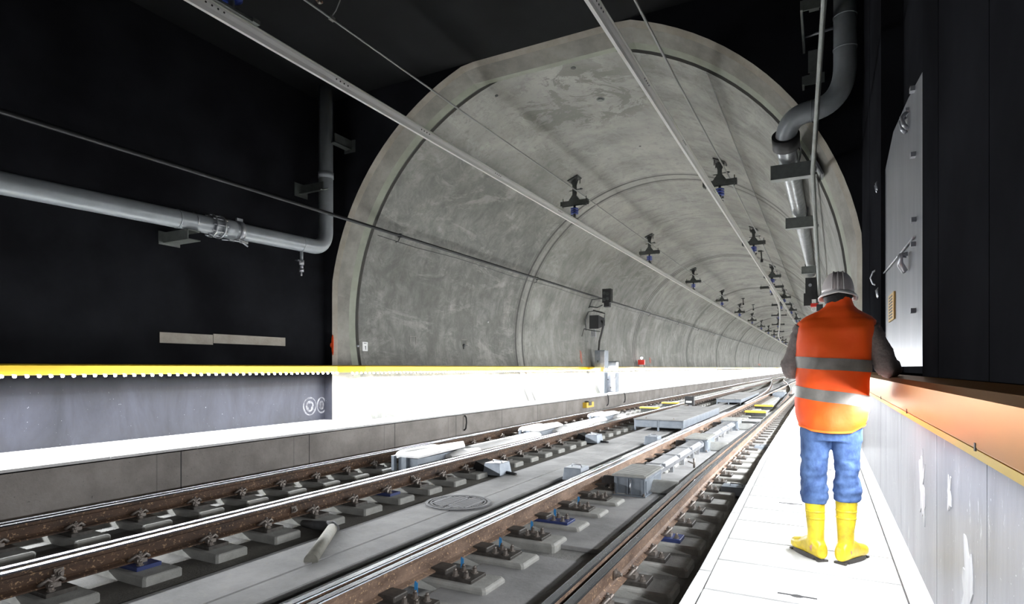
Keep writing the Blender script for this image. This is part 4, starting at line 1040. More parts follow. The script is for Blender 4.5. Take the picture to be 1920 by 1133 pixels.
# ------------------------------------------------------------------ equipment on the left tunnel wall
def lbox(name, m, parent, px0, py0, px1, py1, Y, d=.3):
    a = P(px0, py1, Y); b = P(px1, py0, Y); q = MB(); q.bb(a.x, b.x, Y, Y + d, a.z, b.z); return q.build(name, M[m], parent, bevel=.01)
t = thing('wall_cabinet', 'tall grey steel cabinet on the left tunnel wall above the handrail', 'cabinet', P(1125, 690, 25.4))
lbox('body', 'steelbox', t, 1115, 657, 1134, 691, 25.4, .5); lbox('door', 'zinc', t, 1125, 659, 1133.5, 690, 25.37, .03)
q = MB(); p = P(1121, 678, 25.38); q.box(p, (.05, .03, .09)); q.build('lock', M['darksteel'], t)
t = thing('wall_cabinet', 'small low grey box right of the tall cabinet above the handrail', 'cabinet', P(1145, 690, 26.4))
lbox('body', 'zinc', t, 1136, 679, 1155, 691, 26.4, .4); lbox('lid', 'darksteel', t, 1135, 677.5, 1156, 679.2, 26.38, .45)
t = thing('floor_cabinet', 'pale steel cabinet with slanted side under the yellow block at the left wall', 'cabinet', P(1125, 736, 25.6))
a = P(1122, 737, 25.6); b = P(1133, 698, 25.6)
q = MB(); q.add([(a.x - .1, 25.6, 0), (b.x, 25.6, 0), (b.x, 25.6, b.z), (a.x - .35, 25.6, b.z), (a.x - .1, 26.05, 0), (b.x, 26.05, 0), (b.x, 26.05, b.z), (a.x - .35, 26.05, b.z)], [(0, 1, 2, 3), (4, 7, 6, 5), (0, 4, 5, 1), (1, 5, 6, 2), (2, 6, 7, 3), (3, 7, 4, 0)])
q.build('body', M['steelbox'], t)
t = thing('floor_cabinet', 'flat pale steel cabinet standing right of the slanted one at the left wall', 'cabinet', P(1144, 736, 26.2))
lbox('body', 'steelbox', t, 1134.5, 699, 1155, 735.5, 26.2, .45); lbox('door', 'zinc', t, 1136, 701, 1154, 734, 26.18, .02)
q = MB()
for (u, v) in ((1140, 712), (1152, 709), (1145, 727)): p = P(u, v, 26.16); q.box(p, (.05, .02, .06))
q.build('latch', M['darksteel'], t)
t = thing('handrail_block', 'bright yellow block wrapped round the handrail at the cabinets', 'handrail cover', P(1115, 692, 24.8))
lbox('cover', 'yellowplastic', t, 1103, 689, 1127, 696.5, 24.8, .4)
# speaker and black signal with frames
t = thing('loudspeaker', 'black box-shaped horn unit on a pipe frame on the left tunnel wall', 'loudspeaker', P(1118, 617, 24.5))
a = P(1105, 617, 24.5); b = P(1122, 591, 24.5)
q = MB(); q.add([(a.x, 24.5, a.z), (b.x, 24.5, a.z), (b.x, 24.5, b.z), (a.x, 24.5, b.z), (b.x + .16, 24.9, a.z + .15), (b.x + .16, 24.9, b.z - .12), (a.x, 25.0, b.z - .12), (a.x, 25.0, a.z + .15)], [(0, 1, 2, 3), (1, 4, 5, 2), (3, 2, 5, 6), (0, 7, 4, 1), (7, 6, 5, 4), (0, 3, 6, 7)])
q.build('horn', M['blackbox'], t)
q = MB()
for pl in (((1099, 620), (1097, 600), (1103, 585), (1115, 583), (1130, 586)), ((1091, 631), (1095, 617), (1110, 620), (1125, 622)), ((1104, 578), (1110, 562), (1128, 560)), ((1105, 575), (1120, 577), (1130, 572)), ((1112, 582), (1134, 588), (1133, 600))):
    q.tube([P(u, v, 24.45) for u, v in pl], .025, 6)
q.build('pipe_frame', M['darksteel'], t)
q = MB(); p = P(1113, 625, 24.6); q.box(p, (.2, .1, .3)); q.build('terminal_box', M['zinc'], t)
t = thing('tunnel_signal', 'black two-part signal box crossing the long cable on the left wall', 'signal', P(1136, 575, 24.4))
lbox('housing', 'blackbox', t, 1129, 541, 1145, 568, 24.4, .3); lbox('lower_housing', 'blackbox', t, 1132, 566, 1142, 576, 24.4, .25)
q = MB()
for (u, v) in ((1133, 550), (1133, 562), (1139, 551), (1139, 560)): p = P(u, v, 24.37); q.cyl(p, p + Vector((0, -.03, 0)), .07, 12)
q.build('lamp_hood', M['darksteel'], t)
q = MB(); q.tube([P(1128, 601, 24.4), P(1131, 612, 24.4), P(1128, 625, 24.6), P(1124, 640, 25.0), P(1122.5, 658, 25.5)], .045, 10)
tag(q.build('cable', M['rubber']), 'thick black cable hanging from the loudspeaker down to the tall cabinet', 'cable')
# red work lamp
t = thing('work_lamp', 'red work lamp glowing white on top of the left handrail', 'lamp', P(1202, 688, 33))
lbox('body', 'redplastic', t, 1196, 675, 1208, 684, 33, .2); q = MB(); q.ball(P(1203, 671.5, 33.1), .07, 12); e = mat('work_lamp_glow', (1, 1, 1), emit=(1, .93, .95), estr=25); q.build('bulb', e, t)
q = MB(); [q.cyl(P(u, 683, 33.1), P(u + 1, 689, 33.1), .02, 6) for u in (1197, 1207)]; q.build('leg', M['darksteel'], t)
for k, (u, v, Y, nm) in enumerate(((1089, 668, 24.8, 'faded red paint streak left of the tall cabinet'), (1219, 676, 34.5, 'faint red paint smear right of the work lamp'), (1424, 684, 70, 'orange red paint patch far down the left tunnel wall'))):
    # painted on the liner surface
    hgt = .35 if k == 0 else .2; Yw = Y; zc = P(u, v, Y).z
    wx = XC - math.sqrt(4.87 ** 2 - (zc - ZC) ** 2)
    # depth from the wall position: solve Y for pixel u on wall x = wx
    a = (u - CX) / FPX; Yw = wx / ((a * C_ - S_)) * (a * S_ + C_); zc = CAMZ + (HY - v) / FPX * (wx / (a * C_ - S_))
    q = MB(); L = (.12, .25, 2.2)[k]; n = 6
    def wp(yv2, zv2): return Vector((XC - math.sqrt(4.87 ** 2 - (zv2 - ZC) ** 2) + .008, yv2, zv2))
    ol = [wp(Yw + L * math.cos(2 * PI * i / 14) * random.uniform(.7, 1.1), zc + hgt * math.sin(2 * PI * i / 14) * random.uniform(.7, 1.1)) for i in range(14)]
    q.add(ol + [v2 - Vector((.008, 0, 0)) for v2 in ol], [tuple(range(14))] + [(i, (i + 1) % 14, 14 + (i + 1) % 14, 14 + i) for i in range(14)])
    tag(q.build('paint_mark', M['redpaint']), nm, 'paint mark')
# number sign
Y = 10.75; a = (684 - CX) / FPX
def wallpt(px, py, off=.0):
    a = (px - CX) / FPX; wx = -9.37
    for _ in range(6):
        tt = wx / (a * C_ - S_); z = CAMZ + (HY - py) / FPX * tt; wx = XC - math.sqrt(4.87 ** 2 - (z - ZC) ** 2) + off
    return Vector((wx, (a * S_ + C_) * tt, z))
c = wallpt(684.5, 650, .01)
t = thing('number_sign', 'small white sign with the number 1 on the concrete beside the portal', 'sign', c)
MB().box(c, (.012, .17, .21)).build('plate', M['white'], t)
q = MB(); q.box(c + Vector((.008, .01, -.03)), (.004, .014, .085)); q.box(c + Vector((.008, -.004, .0)), (.004, .025, .012), rx=.6); q.box(c + Vector((.008, -.005, .075)), (.004, .09, .012)); q.build('number', M['ink'], t)
# small wall fittings
for k, (u, v, s, m, nm) in enumerate(((915, 604, .03, 'white', 'tiny bright spot lamp on the lower left vault'), (1073, 766 - 130, .0, 'ink', ''), (870, 648, .05, 'darksteel', 'small dark hook fitting on the left vault above the handrail'), (671, 649, .03, 'zinc', 'small bolt head on the left portal reveal'))):
    if not nm: continue
    c = wallpt(u, v, .02); q = MB(); q.ball(c, s, 10); 
    if k == 2: q.box(c + Vector((.0, .1, 0)), (.03, .16, .02)); q.box(c + Vector((0, -.02, -.06)), (.03, .02, .1))
    tag(q.build('wall_fitting', M[m]), nm, 'fitting')
# formwork pockets: recess frames on the vault
for k, (u, v) in enumerate(((774, 640), (870, 645), (939, 650))):
    c = wallpt(u, v, .004); q = MB(); w, h = .13, .12
    for dy, dz, sy, sz in ((-w, 0, .012, 2 * h), (w, 0, .012, 2 * h), (0, h, 2 * w, .012), (0, -h, 2 * w, .012)): q.box(c + Vector((0, dy, dz)), (.012, sy, sz))
    tag(q.build('formwork_pocket', M['portal_dark']), ('left', 'middle', 'right')[k] + ' small square formwork pocket on the lower left vault', 'pocket')
# vault crown holes
for k, (u, v, r) in enumerate(((1075, 127, .05), (1126, 186, .09), (931, 179, .035), (1200, 274, .03))):
    a = (u - CX) / FPX; dx, dy, dz = a * C_ - S_, a * S_ + C_, (HY - v) / FPX
    A_ = dx * dx + dz * dz; B_ = 2 * (dx * (-XC) + dz * (CAMZ - ZC)); C2 = XC ** 2 + (CAMZ - ZC) ** 2 - 4.87 ** 2
    tt = (-B_ + math.sqrt(B_ * B_ - 4 * A_ * C2)) / (2 * A_); p = Vector((dx * tt, dy * tt, CAMZ + dz * tt))
    nrm = Vector((XC - p.x, 0, ZC - p.z)).normalized(); q = MB(); q.cyl(p - nrm * .01, p + nrm * .012, r, 16)
    if k == 1: q.cyl(p, p + nrm * .03, r * .7, 16)
    tag(q.build('ceiling_plug', M['ink'] if k != 1 else M['bracket']), ('dark round plug in the vault crown near the portal', 'ringed round cap in the vault crown', 'small dark plug in the left shoulder of the vault', 'tiny dark plug in the vault crown below the ringed cap')[k], 'plug')

# ------------------------------------------------------------------ steel door in the right wall recess
t = thing('door_1', None, None, (XR + .1, 5.3, 1.05)); t['kind'] = 'structure'
xd = XR + .035; z0 = 1.16
q = MB(); prof = [(3.95, z0), (6.64, z0), (6.64, CAMZ + 1.88), (5.9, CAMZ + 1.98), (4.9, CAMZ + 1.86), (3.95, CAMZ + 1.70)]
n = len(prof)
q.add([(xd, y, z) for y, z in prof] + [(xd + .04, y, z) for y, z in prof], [tuple(range(n)), tuple(reversed(range(n, 2 * n)))] + [(i, (i + 1) % n, n + (i + 1) % n, n + i) for i in range(n)])
q.build('door_leaf', M['door'], t)
def dpt(px, py):
    a = (px - CX) / FPX; tt = (xd - .012) / (a * C_ - S_); return Vector((xd - .012, (a * S_ + C_) * tt, CAMZ + (HY - py) / FPX * tt))
for (u, v) in ((1711, 168), (1712, 291), (1713, 413), (1712, 459), (1712, 583), (1646, 425)):
    q = MB(); c = dpt(u, v); q.box(c, (.03, .05, .03)); q.build('hinge', M['zinc'], t)
for (u, v) in ((1699, 228), (1649, 349), (1651, 548)):
    q = MB(); c = dpt(u, v)
    for dy in (-.04, .05): q.tube([c + Vector((0, dy, .05)), c + Vector((-.03, dy, .02)), c + Vector((-.02, dy - .02, -.04)), c + Vector((0, dy - .03, -.07))], .014, 8)
    q.box(c + Vector((0, 0, .06)), (.02, .14, .02)); q.build('latch', M['zinc'], t)
q = MB(); c = dpt(1701, 494)
for dy in (-.03, .05): q.tube([c + Vector((0, dy, .06)), c + Vector((-.04, dy, .06)), c + Vector((-.04, dy, 0)), c + Vector((-.01, dy + .03, -.05))], .015, 8)
q.build('latch', M['zinc'], t)
q = MB(); c0 = dpt(1646, 505); c1_ = dpt(1646, 535); q.tube([c0, c0 + Vector((-.04, .03, -.02)), (c0 + c1_) / 2 + Vector((-.06, .05, 0)), c1_ + Vector((-.04, .03, .02)), c1_], .012, 8); q.build('handle', M['zinc'], t)
a, b = dpt(1666, 605), dpt(1676, 546); q = MB(); q.bb(xd - .014, xd - .001, b.y, a.y, a.z, b.z); lb = q.build('label_plate', M['label'], t)
q = MB()
for i in range(8):
    z_ = a.z + (b.z - a.z) * (i + 1) / 9; q.bb(xd - .016, xd - .014, b.y + .1, a.y - .08, z_ - .006, z_ + .006)
q.build('print_line', M['ink'], lb)
a, b = dpt(1713, 445), dpt(1645, 527); q = MB(); q.tube([a, b], .006, 6); q.build('stay_wire', M['zinc'], t)
# pale drip stains on the right wall below the handrail
for k, (y0, y1, z0, z1) in enumerate(((2.62, 2.86, .02, .56), (3.05, 3.16, .50, .74), (3.75, 4.05, .28, .74))):
    ol = []; n = 26
    for i in range(n):
        a = 2 * PI * i / n; rr = .65 + .75 * noise.noise(Vector((math.cos(a) * 2.6 + k * 5, math.sin(a) * 2.6, k)))
        ol.append(Vector((XR - .009, (y0 + y1) / 2 + (y1 - y0) / 2 * math.cos(a) * rr, (z0 + z1) / 2 + (z1 - z0) / 2 * math.sin(a) * rr)))
    q = MB(); q.add(ol + [v + Vector((.004, 0, 0)) for v in ol], [tuple(range(n))] + [(i, (i + 1) % n, n + (i + 1) % n, n + i) for i in range(n)])
    tag(q.build('paint_stain', M['stain'] if 'stain' in M else M.setdefault('stain', mat('pale_wall_stain', (.36, .36, .365), .6, var=(.22, .22, .23), vscale=6, stretch=(1, 2, .5)))), ('pale drip stain low on the right wall closest to the camera', 'small white scuff under the right handrail', 'broad pale stain on the right wall beside the boots')[k], 'stain')
# chalk rings on the left black wall
t = thing('chalk_rings', 'white scrubbed chalk rings low on the left black wall by the portal', 'chalk mark', (XL + .01, 8.9, .4))
def wl(px, py):
    a = (px - CX) / FPX; tt = (XL + .003) / (a * C_ - S_); return Vector((XL + .003, (a * S_ + C_) * tt, CAMZ + (HY - py) / FPX * tt))
M['chalk'] = mat('chalk', (.24, .24, .25), .9, var=(.05, .05, .058), vscale=7)
for (u, v, rx, rz_, w) in ((581, 762, .19, .20, .03), (581, 762, .11, .12, .05), (603, 760, .14, .18, .03), (603, 760, .07, .10, .06)):
    c = wl(u, v); q = MB(); rs = []
    n = 30; o = len(q.v)
    for i in range(n):
        a = 2 * PI * i / n; w2 = w * (1 + .3 * math.sin(3 * a + u))
        q.v.append(c + Vector((0, math.cos(a) * rx, math.sin(a) * rz_))); q.v.append(c + Vector((0, math.cos(a) * max(rx - w2, .002), math.sin(a) * max(rz_ - w2, .002))))
    for i in range(n):
        j = (i + 1) % n; q.f.append([2 * i, 2 * j, 2 * j + 1, 2 * i + 1]); q.m.append(0); q.sm.append(False)
    q.build('ring', M['chalk'], t)

# ------------------------------------------------------------------ the person
PY = 4.03
BASE = P(1556, 1052, PY); BASE.z = 0
person = thing('person', 'person in orange vest, jeans, yellow boots and helmet, standing back turned at the right handrail', 'person', (BASE.x, PY, 0))
def oval(cx, cy, z, rx, ry, n=32, e=2.3, tilt=0.0):
    out = []
    for i in range(n):
        a = 2 * PI * i / n; c, s = math.cos(a), math.sin(a)
        out.append(Vector((cx + rx * math.copysign(abs(c) ** (2 / e), c), cy + ry * math.copysign(abs(s) ** (2 / e), s), z + tilt * rx * c)))
    return out
def pring(l, r, py, y, ry, n=32, e=2.3):
    a, b = P(l, py, y), P(r, py, y); return oval((a.x + b.x) / 2, y, a.z, (b.x - a.x) / 2, ry, n, e)
def densify(tab, k=3):
    out = []
    for i in range(len(tab) - 1):
        for j in range(k):
            f = j / k; out.append([tab[i][q] * (1 - f) + tab[i + 1][q] * f for q in range(len(tab[0]))])
    out.append(list(tab[-1])); return out
def wrinkle(q, amp, sc, zs=1.0, c=None, keep=None):
    for i, v in enumerate(q.v):
        d = Vector((v.x - (c[0] if c else 0), v.y - (c[1] if c else 0), 0))
        if d.length > 1e-5: d.normalize()
        a = amp * (noise.noise(Vector((v.x * sc, v.y * sc, v.z * sc * zs))) + .5 * noise.noise(Vector((v.x * sc * 2.1, v.y * sc * 2.1, v.z * sc * zs * 2.1 + 7))))
        if keep: a *= keep(v)
        q.v[i] = v + d * a
# body (one continuous skin surface)
yT = PY + .03
b = MB()
body_tab = [(1512, 1612, 800, .10), (1508, 1616, 770, .11), (1510, 1618, 740, .10), (1506, 1622, 700, .105), (1503, 1628, 660, .11), (1502, 1632, 625, .105), (1510, 1628, 608, .09), (1525, 1615, 597, .075), (1545, 1598, 588, .06), (1553, 1590, 578, .052), (1554, 1589, 562, .05), (1553, 1590, 548, .06)]
b.rings([pring(l, r, y, yT, ry) for l, r, y, ry in body_tab])
hc = P(1571, 545, yT + .02)
b.ball(hc + Vector((0, .01, 0)), .1, 20, sc=(.74, .92, 1.12))                      # skull
b.ball(hc + Vector((0, .055, -.06)), .06, 14, sc=(.8, .8, .85))                   # jaw
b.ball(hc + Vector((0, .108, -.02)), .018, 10, sc=(.7, 1.1, 1.3))                 # nose
b.ball(hc + Vector((0, .10, -.058)), .02, 10, sc=(1.1, .5, .4))                   # lips
for sx in (-1, 1):
    b.ball(hc + Vector((sx * .077, .0, -.022)), .022, 10, sc=(.45, .8, 1.4))       # ears
    b.ball(hc + Vector((sx * .03, .088, .008)), .014, 8)                           # brow/eye
Ls = P(1508, 615, yT); Le = P(1484, 690, yT + .03); Lh = P(1530, 706, yT + .27)
Rs = P(1630, 615, yT); Re = P(1664, 688, yT + .03); Rh = Vector((.385, PY + .31, 1.135))
Re.z = max(Re.z, 1.15)
for s0, e0, h0 in ((Ls, Le, Lh), (Rs, Re, Rh)):
    b.tube([s0, s0.lerp(e0, .5), e0, e0.lerp(h0, .45), h0], [.055, .047, .042, .038, .027], 16)
def hand(b, w, d, up, side, thumb):
    """w wrist, d finger direction, up back-of-hand normal, side = towards the little finger"""
    d = d.normalized(); side = side.normalized(); up = up.normalized()
    pc = w + d * .045
    rs = []
    for f, hw, th in ((-.01, .024, .018), (.03, .034, .016), (.075, .041, .014), (.092, .038, .011)):
        rs.append([w + d * f + side * hw * math.cos(2 * PI * i / 12) + up * th * math.sin(2 * PI * i / 12) for i in range(12)])
    b.rings(rs)
    for k, L in enumerate((.072, .080, .074, .058)):
        o = w + d * .086 + side * (-.031 + k * .0205)
        p1 = o + d * L * .45 - up * L * .08; p2 = p1 + d * L * .26 - up * L * .22; p3 = p2 + d * L * .12 - up * L * .24
        b.tube([o - d * .01, p1, p2, p3], [.0098, .0092, .0085, .0065], 8)
    o = w + d * .02 - side * .028
    b.tube([o, o - side * .028 + d * .028 - up * .005, o - side * .036 + d * .058 - up * .014, o - side * .032 + d * .078 - up * .02], [.0125, .012, .0105, .008], 8)
hand(b, Rh, Vector((-.15, 1, -.05)), Vector((0, .05, 1)), Vector((1, .15, 0)), -1)
hand(b, Lh, Vector((.75, .6, .15)), Vector((-.2, -.1, 1)), Vector((-.6, .75, 0)), 1)
for (tab, yy2) in (([(1504, 1560, 800, .09), (1506, 1556, 850, .078), (1508, 1550, 900, .062), (1511, 1546, 960, .052), (1516, 1541, 1015, .04)], PY), ([(1558, 1612, 800, .09), (1562, 1610, 850, .078), (1567, 1608, 900, .062), (1571, 1604, 960, .052), (1574, 1599, 1015, .04)], PY)):
    b.rings([pring(l + 7, r - 7, y, yy2 + .01, ry * .62, 20) for l, r, y, ry in tab])
FL = [(P(1528, 1020, PY), P(1505, 1046, PY + .20)), (P(1587, 1020, PY), P(1610, 1046, PY + .22))]
for a0, a1 in FL:
    a1 = Vector((a1.x, a1.y, .05)); a0 = Vector((a0.x, a0.y, .10))
    b.tube([a0 - Vector((0, .05, .03)), a0 + Vector((0, .02, -.02)), a0.lerp(a1, .6), a1], [.028, .034, .028, .018], 14)
bo = b.build('body', M['skin'], person)
rm = bo.modifiers.new('remesh', 'REMESH'); rm.mode = 'VOXEL'; rm.voxel_size = .0055; rm.use_smooth_shade = True
sm = bo.modifiers.new('smooth', 'SMOOTH'); sm.factor = .5; sm.iterations = 2
# eyes and mouth
for sx in (-1, 1):
    q = MB(); q.ball(hc + Vector((sx * .03, .096, .004)), .010, 10); e = q.build('eye', M['white'], person)
    q = MB(); q.ball(hc + Vector((sx * .03, .103, .004)), .0055, 8); q.build('pupil', M['ink'], e)
q = MB(); q.ball(hc + Vector((0, .107, -.058)), .018, 10, sc=(1.1, .3, .25)); q.build('mouth', mat('lip', (.35, .12, .10), .5), person)
# hair: cap down to the nape
q = MB(); rs = []
for f, sx, sy, dz, dy in ((0, .079, .100, .05, 0), (1, .083, .103, .02, -.002), (2, .083, .098, -.015, -.006), (3, .078, .085, -.045, -.016), (4, .068, .06, -.075, -.028), (5, .05, .04, -.095, -.034)):
    rs.append(oval(hc.x, hc.y + .01 + dy - (.012 if f > 1 else 0), hc.z + dz, sx, sy * (1 if f < 2 else .85), 28, 2.1))
q.rings(rs)
# open the face side: push front vertices back
for i, v in enumerate(q.v):
    if v.y > hc.y + .03 and v.z < hc.z + .04: q.v[i] = Vector((v.x * .9 + hc.x * .1, hc.y + .03, v.z))
wrinkle(q, .004, 60, 1, (hc.x, hc.y)); q.build('hair', M['hair'], person)
# helmet
hz = P(1571, 551, yT).z; hx = P(1571, 551, yT).x
he = thing('helmet_tmp', None, None, (0, 0, 0)); bpy.data.objects.remove(he)
ztop = P(1571, 511, yT).z; rxh = (P(1602, 551, yT).x - P(1540, 551, yT).x) / 2
q = MB(); rs = []
for i in range(11):
    a = (PI / 2) * i / 10.6
    rs.append(oval(hx, yT + .02, hz + .004 + (ztop - hz) * math.sin(a), max(rxh * math.cos(a) ** .72, .004), max(.135 * math.cos(a) ** .72, .004), 40, 2.05))
q.rings(rs); helm = q.build('helmet', M['helmet'], person)
q = MB(); rs = []
for (k, dz) in ((0, .010), (.010, .004), (.020, -.008), (.012, -.012), (-.004, -.006)):
    ring = oval(hx, yT + .02, hz + dz, rxh + k, .135 + k, 40, 2.05)
    for v in ring:
        fr = (v.y - yT - .02) / .15
        if fr > .3: v.y += (fr - .3) * .09 * (k + .01) / .03
        v.z -= .004 * abs(v.x - hx) / .09 * 4 - (.006 if fr < 0 else -.01)
    rs.append(ring)
rs.append(rs[0]); q.rings(rs, cap=False); q.build('brim', mat('pale_helmet_brim', (.8, .78, .77), .35), helm)
q = MB()
for dx in (-.34, .0, .34):
    rs = [Vector((hx + rxh * dx * math.cos(a * .5), yT + .02 - .139 * math.cos(a) ** .8, hz + .012 + (ztop - hz - .008) * math.sin(a))) for a in [PI / 2 * i / 10 for i in range(10)]]
    q.tube(rs, .0045, 6)
q.build('ridge', M['helmet'], helm)
# sweater sleeves
for s0, e0, h0, lp in ((Ls + Vector((.015, 0, .0)), Le, Lh, 'left'), (Rs - Vector((.015, 0, 0)), Re, Rh, 'right')):
    pts = [s0, s0.lerp(e0, .3), s0.lerp(e0, .65), e0, e0.lerp(h0, .2), e0.lerp(h0, .5), e0.lerp(h0, .88)]
    q = MB(); dense = smooth_path([tuple(p) for p in pts], 6); rr = [.075, .070, .062, .062, .058, .052, .042]
    rads = []
    for i in range(len(dense)):
        f = i / 6; k = min(int(f), 5); g = f - k; rads.append(rr[k] * (1 - g) + rr[k + 1] * g)
    q.tube(dense, rads, 24); wrinkle(q, .012, 16, 2.2, (s0.x, s0.y)); q.build('sleeve', M['sleeve'], person)
# vest
vtab = [(1499, 1622, 803, .125), (1496, 1627, 790, .135), (1493, 1631, 765, .14), (1492, 1632, 735, .137), (1492, 1632, 705, .135), (1492, 1633, 675, .137), (1493, 1637, 645, .137), (1494, 1641, 620, .13), (1496, 1643, 606, .115), (1506, 1636, 598, .105), (1522, 1620, 590, .098), (1536, 1610, 583, .088), (1545, 1604, 576, .076), (1549, 1601, 568, .070), (1552, 1598, 559, .068)]
vt = densify(vtab, 4)
q = MB(); rs = [pring(l, r, y, yT, ry, 64, 2.7 if y > 600 else 2.3) for l, r, y, ry in vt]
rs += [[v + (Vector((sum(p.x for p in rs[-1]) / 64, yT, v.z)) - v) * .10 - Vector((0, 0, .0)) for v in rs[-1]]]
rs += [[v - Vector((0, 0, .05)) for v in rs[-1]]]
q.rings(rs, cap=False)
cxv = P(1562, 700, yT).x
zhem = P(1562, 803, yT).z
def hem(q):      # curved hem, higher at the right side
    for i, v in enumerate(q.v):
        f = max(0, 1 - (v.z - zhem) / .12); dx = (v.x - cxv) / .2
        v.z += f * (.035 * max(0, dx - .45) * 2.5 + .018 * max(0, -dx - .5) * 2) - f * .012 * (1 - min(1, dx * dx * 2))
hem(q)
wrinkle(q, .015, 8, .7, (cxv, yT)); vest = q.build('vest', M['vest'], person)
sol = vest.modifiers.new('solid', 'SOLIDIFY'); sol.thickness = .004; sol.offset = -1
def vband(y0, y1, slope, name, m, grow=.0035):
    """band of the vest between two pixel rows (slope: drop per px to the right)"""
    q = MB(); n = 64; rs = []
    for k in range(5):
        yy = y0 + (y1 - y0) * k / 4; ring = []
        for i in range(n):
            # find vest ring by interpolation at row yy + slope*(x-1562)
            a = 2 * PI * i / n; yr = yy + slope * 70 * math.cos(a)
            for j in range(len(vt) - 1):
                if vt[j][2] >= yr >= vt[j + 1][2]: break
            f = (vt[j][2] - yr) / (vt[j][2] - vt[j + 1][2])
            l, r, y, ry = [vt[j][z] * (1 - f) + vt[j + 1][z] * f for z in range(4)]
            ring.append(pring(l, r, yr, yT, ry, 64, 2.7 if y > 600 else 2.3)[i])
        rs.append(ring)
    q.rings(rs, cap=False); hem(q)
    wrinkle(q, .015, 8, .7, (cxv, yT))
    for i, v in enumerate(q.v):
        d = Vector((v.x - cxv, v.y - yT, 0)).normalized(); q.v[i] = v + d * grow
    return q.build(name, m, vest)
vband(694, 673, .06, 'reflective_stripe', M['stripe']); vband(752, 731, .13, 'reflective_stripe', M['stripe'])
vband(802.5, 799, .0, 'hem_piping', M['trim'], .003)
# armhole edge
# trousers
def leg_tab(tab, cy, seed):
    q = MB(); d = densify(tab, 5)
    rs = [pring(l, r, y, PY + oy, ry, 36, 2.2) for l, r, y, ry, oy in d]
    q.rings(rs, cap=True)
    return q
ltab = [(1504, 1551, 940, .070, 0), (1501, 1553, 928, .078, 0), (1499, 1552, 912, .082, 0), (1502, 1549, 898, .072, .0), (1500, 1552, 885, .074, 0), (1502, 1553, 860, .078, .01), (1500, 1556, 830, .088, .02), (1499, 1560, 805, .10, .02), (1500, 1562, 785, .11, .03)]
rtab = [(1563, 1612, 937, .070, 0), (1562, 1615, 922, .078, 0), (1563, 1614, 905, .080, 0), (1566, 1610, 890, .070, 0), (1564, 1613, 875, .074, 0), (1561, 1614, 850, .080, .01), (1558, 1616, 820, .090, .02), (1554, 1618, 800, .10, .02), (1552, 1618, 785, .11, .03)]
q = MB()
for tb, cxp in ((ltab, 1527), (rtab, 1588)):
    w = leg_tab(tb, 0, 0); c0 = P(cxp, 860, PY)
    wrinkle(w, .012, 13, 2.2, (c0.x, PY), keep=lambda v: 1.0 if v.z < .62 else .35)
    q.add(w.v, w.f, 0, True)
w = MB(); w.rings([pring(1500, 1618, y, PY + .03, .115, 36, 2.5) for y in (822, 810, 795, 780)]); q.add(w.v, w.f, 0, True)
tr = q.build('jeans', M['jeans'], person)
r2 = tr.modifiers.new('remesh', 'REMESH'); r2.mode = 'VOXEL'; r2.voxel_size = .007; r2.use_smooth_shade = True
q = MB(); a = P(1568, 822, PY - .07); 
pk = [P(u, v, PY - .062) for u, v in ((1568, 806), (1590, 806), (1591, 820), (1580, 826), (1569, 821))]
q.tube(pk + [pk[0]], .0025, 6); q.build('pocket_seam', mat('denim_stitch', (.30, .36, .5), .8), tr)
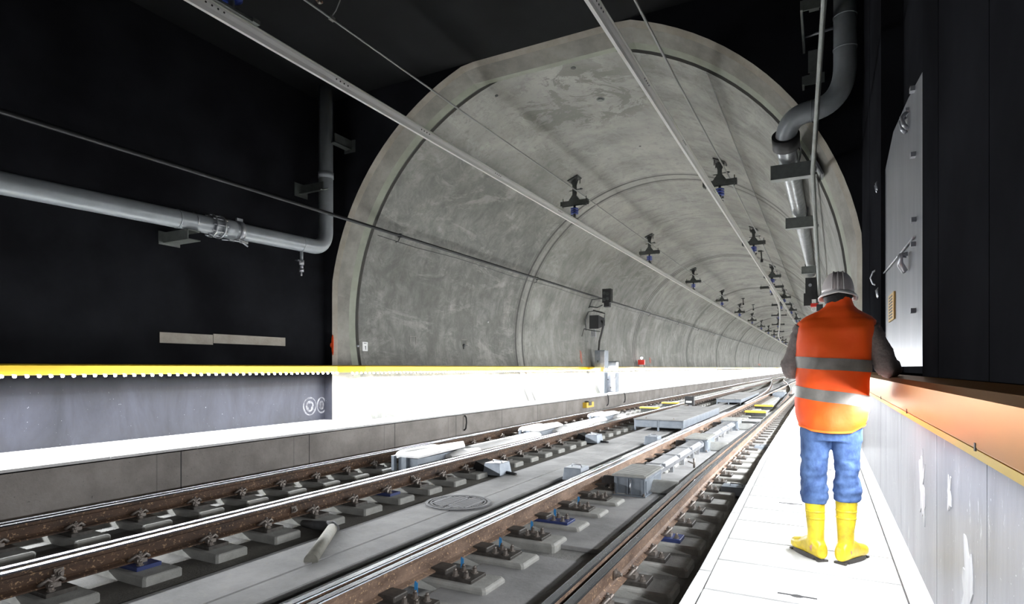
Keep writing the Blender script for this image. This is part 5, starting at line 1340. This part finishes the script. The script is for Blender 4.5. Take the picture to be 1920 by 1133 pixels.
# boots
def boot(tab, toe, side, lab):
    q = MB(); d = densify(tab, 4)
    rs = [pring(l, r, y, PY + oy, ry, 32, 2.2) for l, r, y, ry, oy in d]
    q.rings(rs, cap=True)
    heel = rs[0]; hx_ = sum(v.x for v in heel) / 32
    # foot: rings along the foot direction
    dirv = Vector((toe[0], toe[1], 0)).normalized(); sd = Vector((dirv.y, -dirv.x, 0))
    o = Vector((hx_, PY - .01, 0)); fr = []
    for s_, w_, h_, zb in ((-.062, .018, .05, .02), (-.055, .034, .085, .016), (-.02, .045, .12, .016), (.03, .046, .135, .016), (.07, .044, .115, .016), (.11, .046, .092, .016), (.155, .050, .078, .016), (.19, .044, .070, .016), (.215, .028, .055, .02), (.224, .010, .035, .028)):
        ring = []
        for i in range(24):
            a = 2 * PI * i / 24; c, s = math.cos(a), math.sin(a)
            ring.append(o + dirv * s_ + sd * w_ * math.copysign(abs(c) ** .8, c) + Vector((0, 0, zb + h_ / 2 + h_ / 2 * math.copysign(abs(s) ** .85, s))))
        fr.append(ring)
    q.rings(fr)
    bt = q.build('boot', M['boot'], person)
    m = bt.modifiers.new('remesh', 'REMESH'); m.mode = 'VOXEL'; m.voxel_size = .005; m.use_smooth_shade = True
    s2 = bt.modifiers.new('smooth', 'SMOOTH'); s2.iterations = 3
    bt['label'] = lab
    # top must be closed for the remesh
    q = MB(); n = 24; lo = []; 
    for zz, g in ((0, 0), (.028, .001)):
        ring = []
        for i in range(n):
            a = 2 * PI * i / n; c, s = math.cos(a), math.sin(a)
            L = .138 * c + .078; wv = (.040 + .008 * max(0, c)) * s
            ring.append(o + dirv * (L) + sd * wv + Vector((0, 0, zz)))
        lo.append(ring)
    q.rings(lo, smooth=False)
    for k in range(7): q.box(o + dirv * (-.05 + k * .043) + Vector((0, 0, .006)), (.066, .02, .012), rz=math.atan2(-dirv.x, dirv.y))
    q.build('sole', M['sole'], bt)
    for yy_ in (955, 968):
        pr = None
        for j in range(len(tab) - 1):
            if tab[j][2] >= yy_ >= tab[j + 1][2]:
                f = (tab[j][2] - yy_) / (tab[j][2] - tab[j + 1][2]); pr = [tab[j][z] * (1 - f) + tab[j + 1][z] * f for z in range(5)]
        l, r, y, ry, oy = pr; g = MB()
        c1r = pring(l - .6, r + .6, y + 1.5, PY + oy, ry + .002, 32, 2.2); c2r = pring(l - .6, r + .6, y - 1.5, PY + oy, ry + .002, 32, 2.2)
        g.rings([c1r, c2r]); g.build('shaft_ridge', M['boot'], bt)
lb = [(1514, 1549, 1035, .050, .0), (1513, 1546, 1015, .050, .0), (1514, 1546, 995, .050, 0), (1511, 1547, 970, .055, 0), (1509, 1547, 945, .060, 0), (1508, 1548, 938, .062, 0)]
rb = [(1567, 1602, 1035, .050, .0), (1570, 1602, 1015, .050, .0), (1569, 1602, 995, .050, 0), (1567, 1606, 970, .055, 0), (1566, 1608, 942, .060, 0), (1565, 1609, 934, .062, 0)]
boot(lb, (-.42, 1), -1, None) if False else None
def close_tab(tab): return tab
boot(lb, (-.62, .85), -1, 'left yellow rubber boot turned outward')
boot(rb, (.50, .9), 1, 'right yellow rubber boot turned slightly outward')
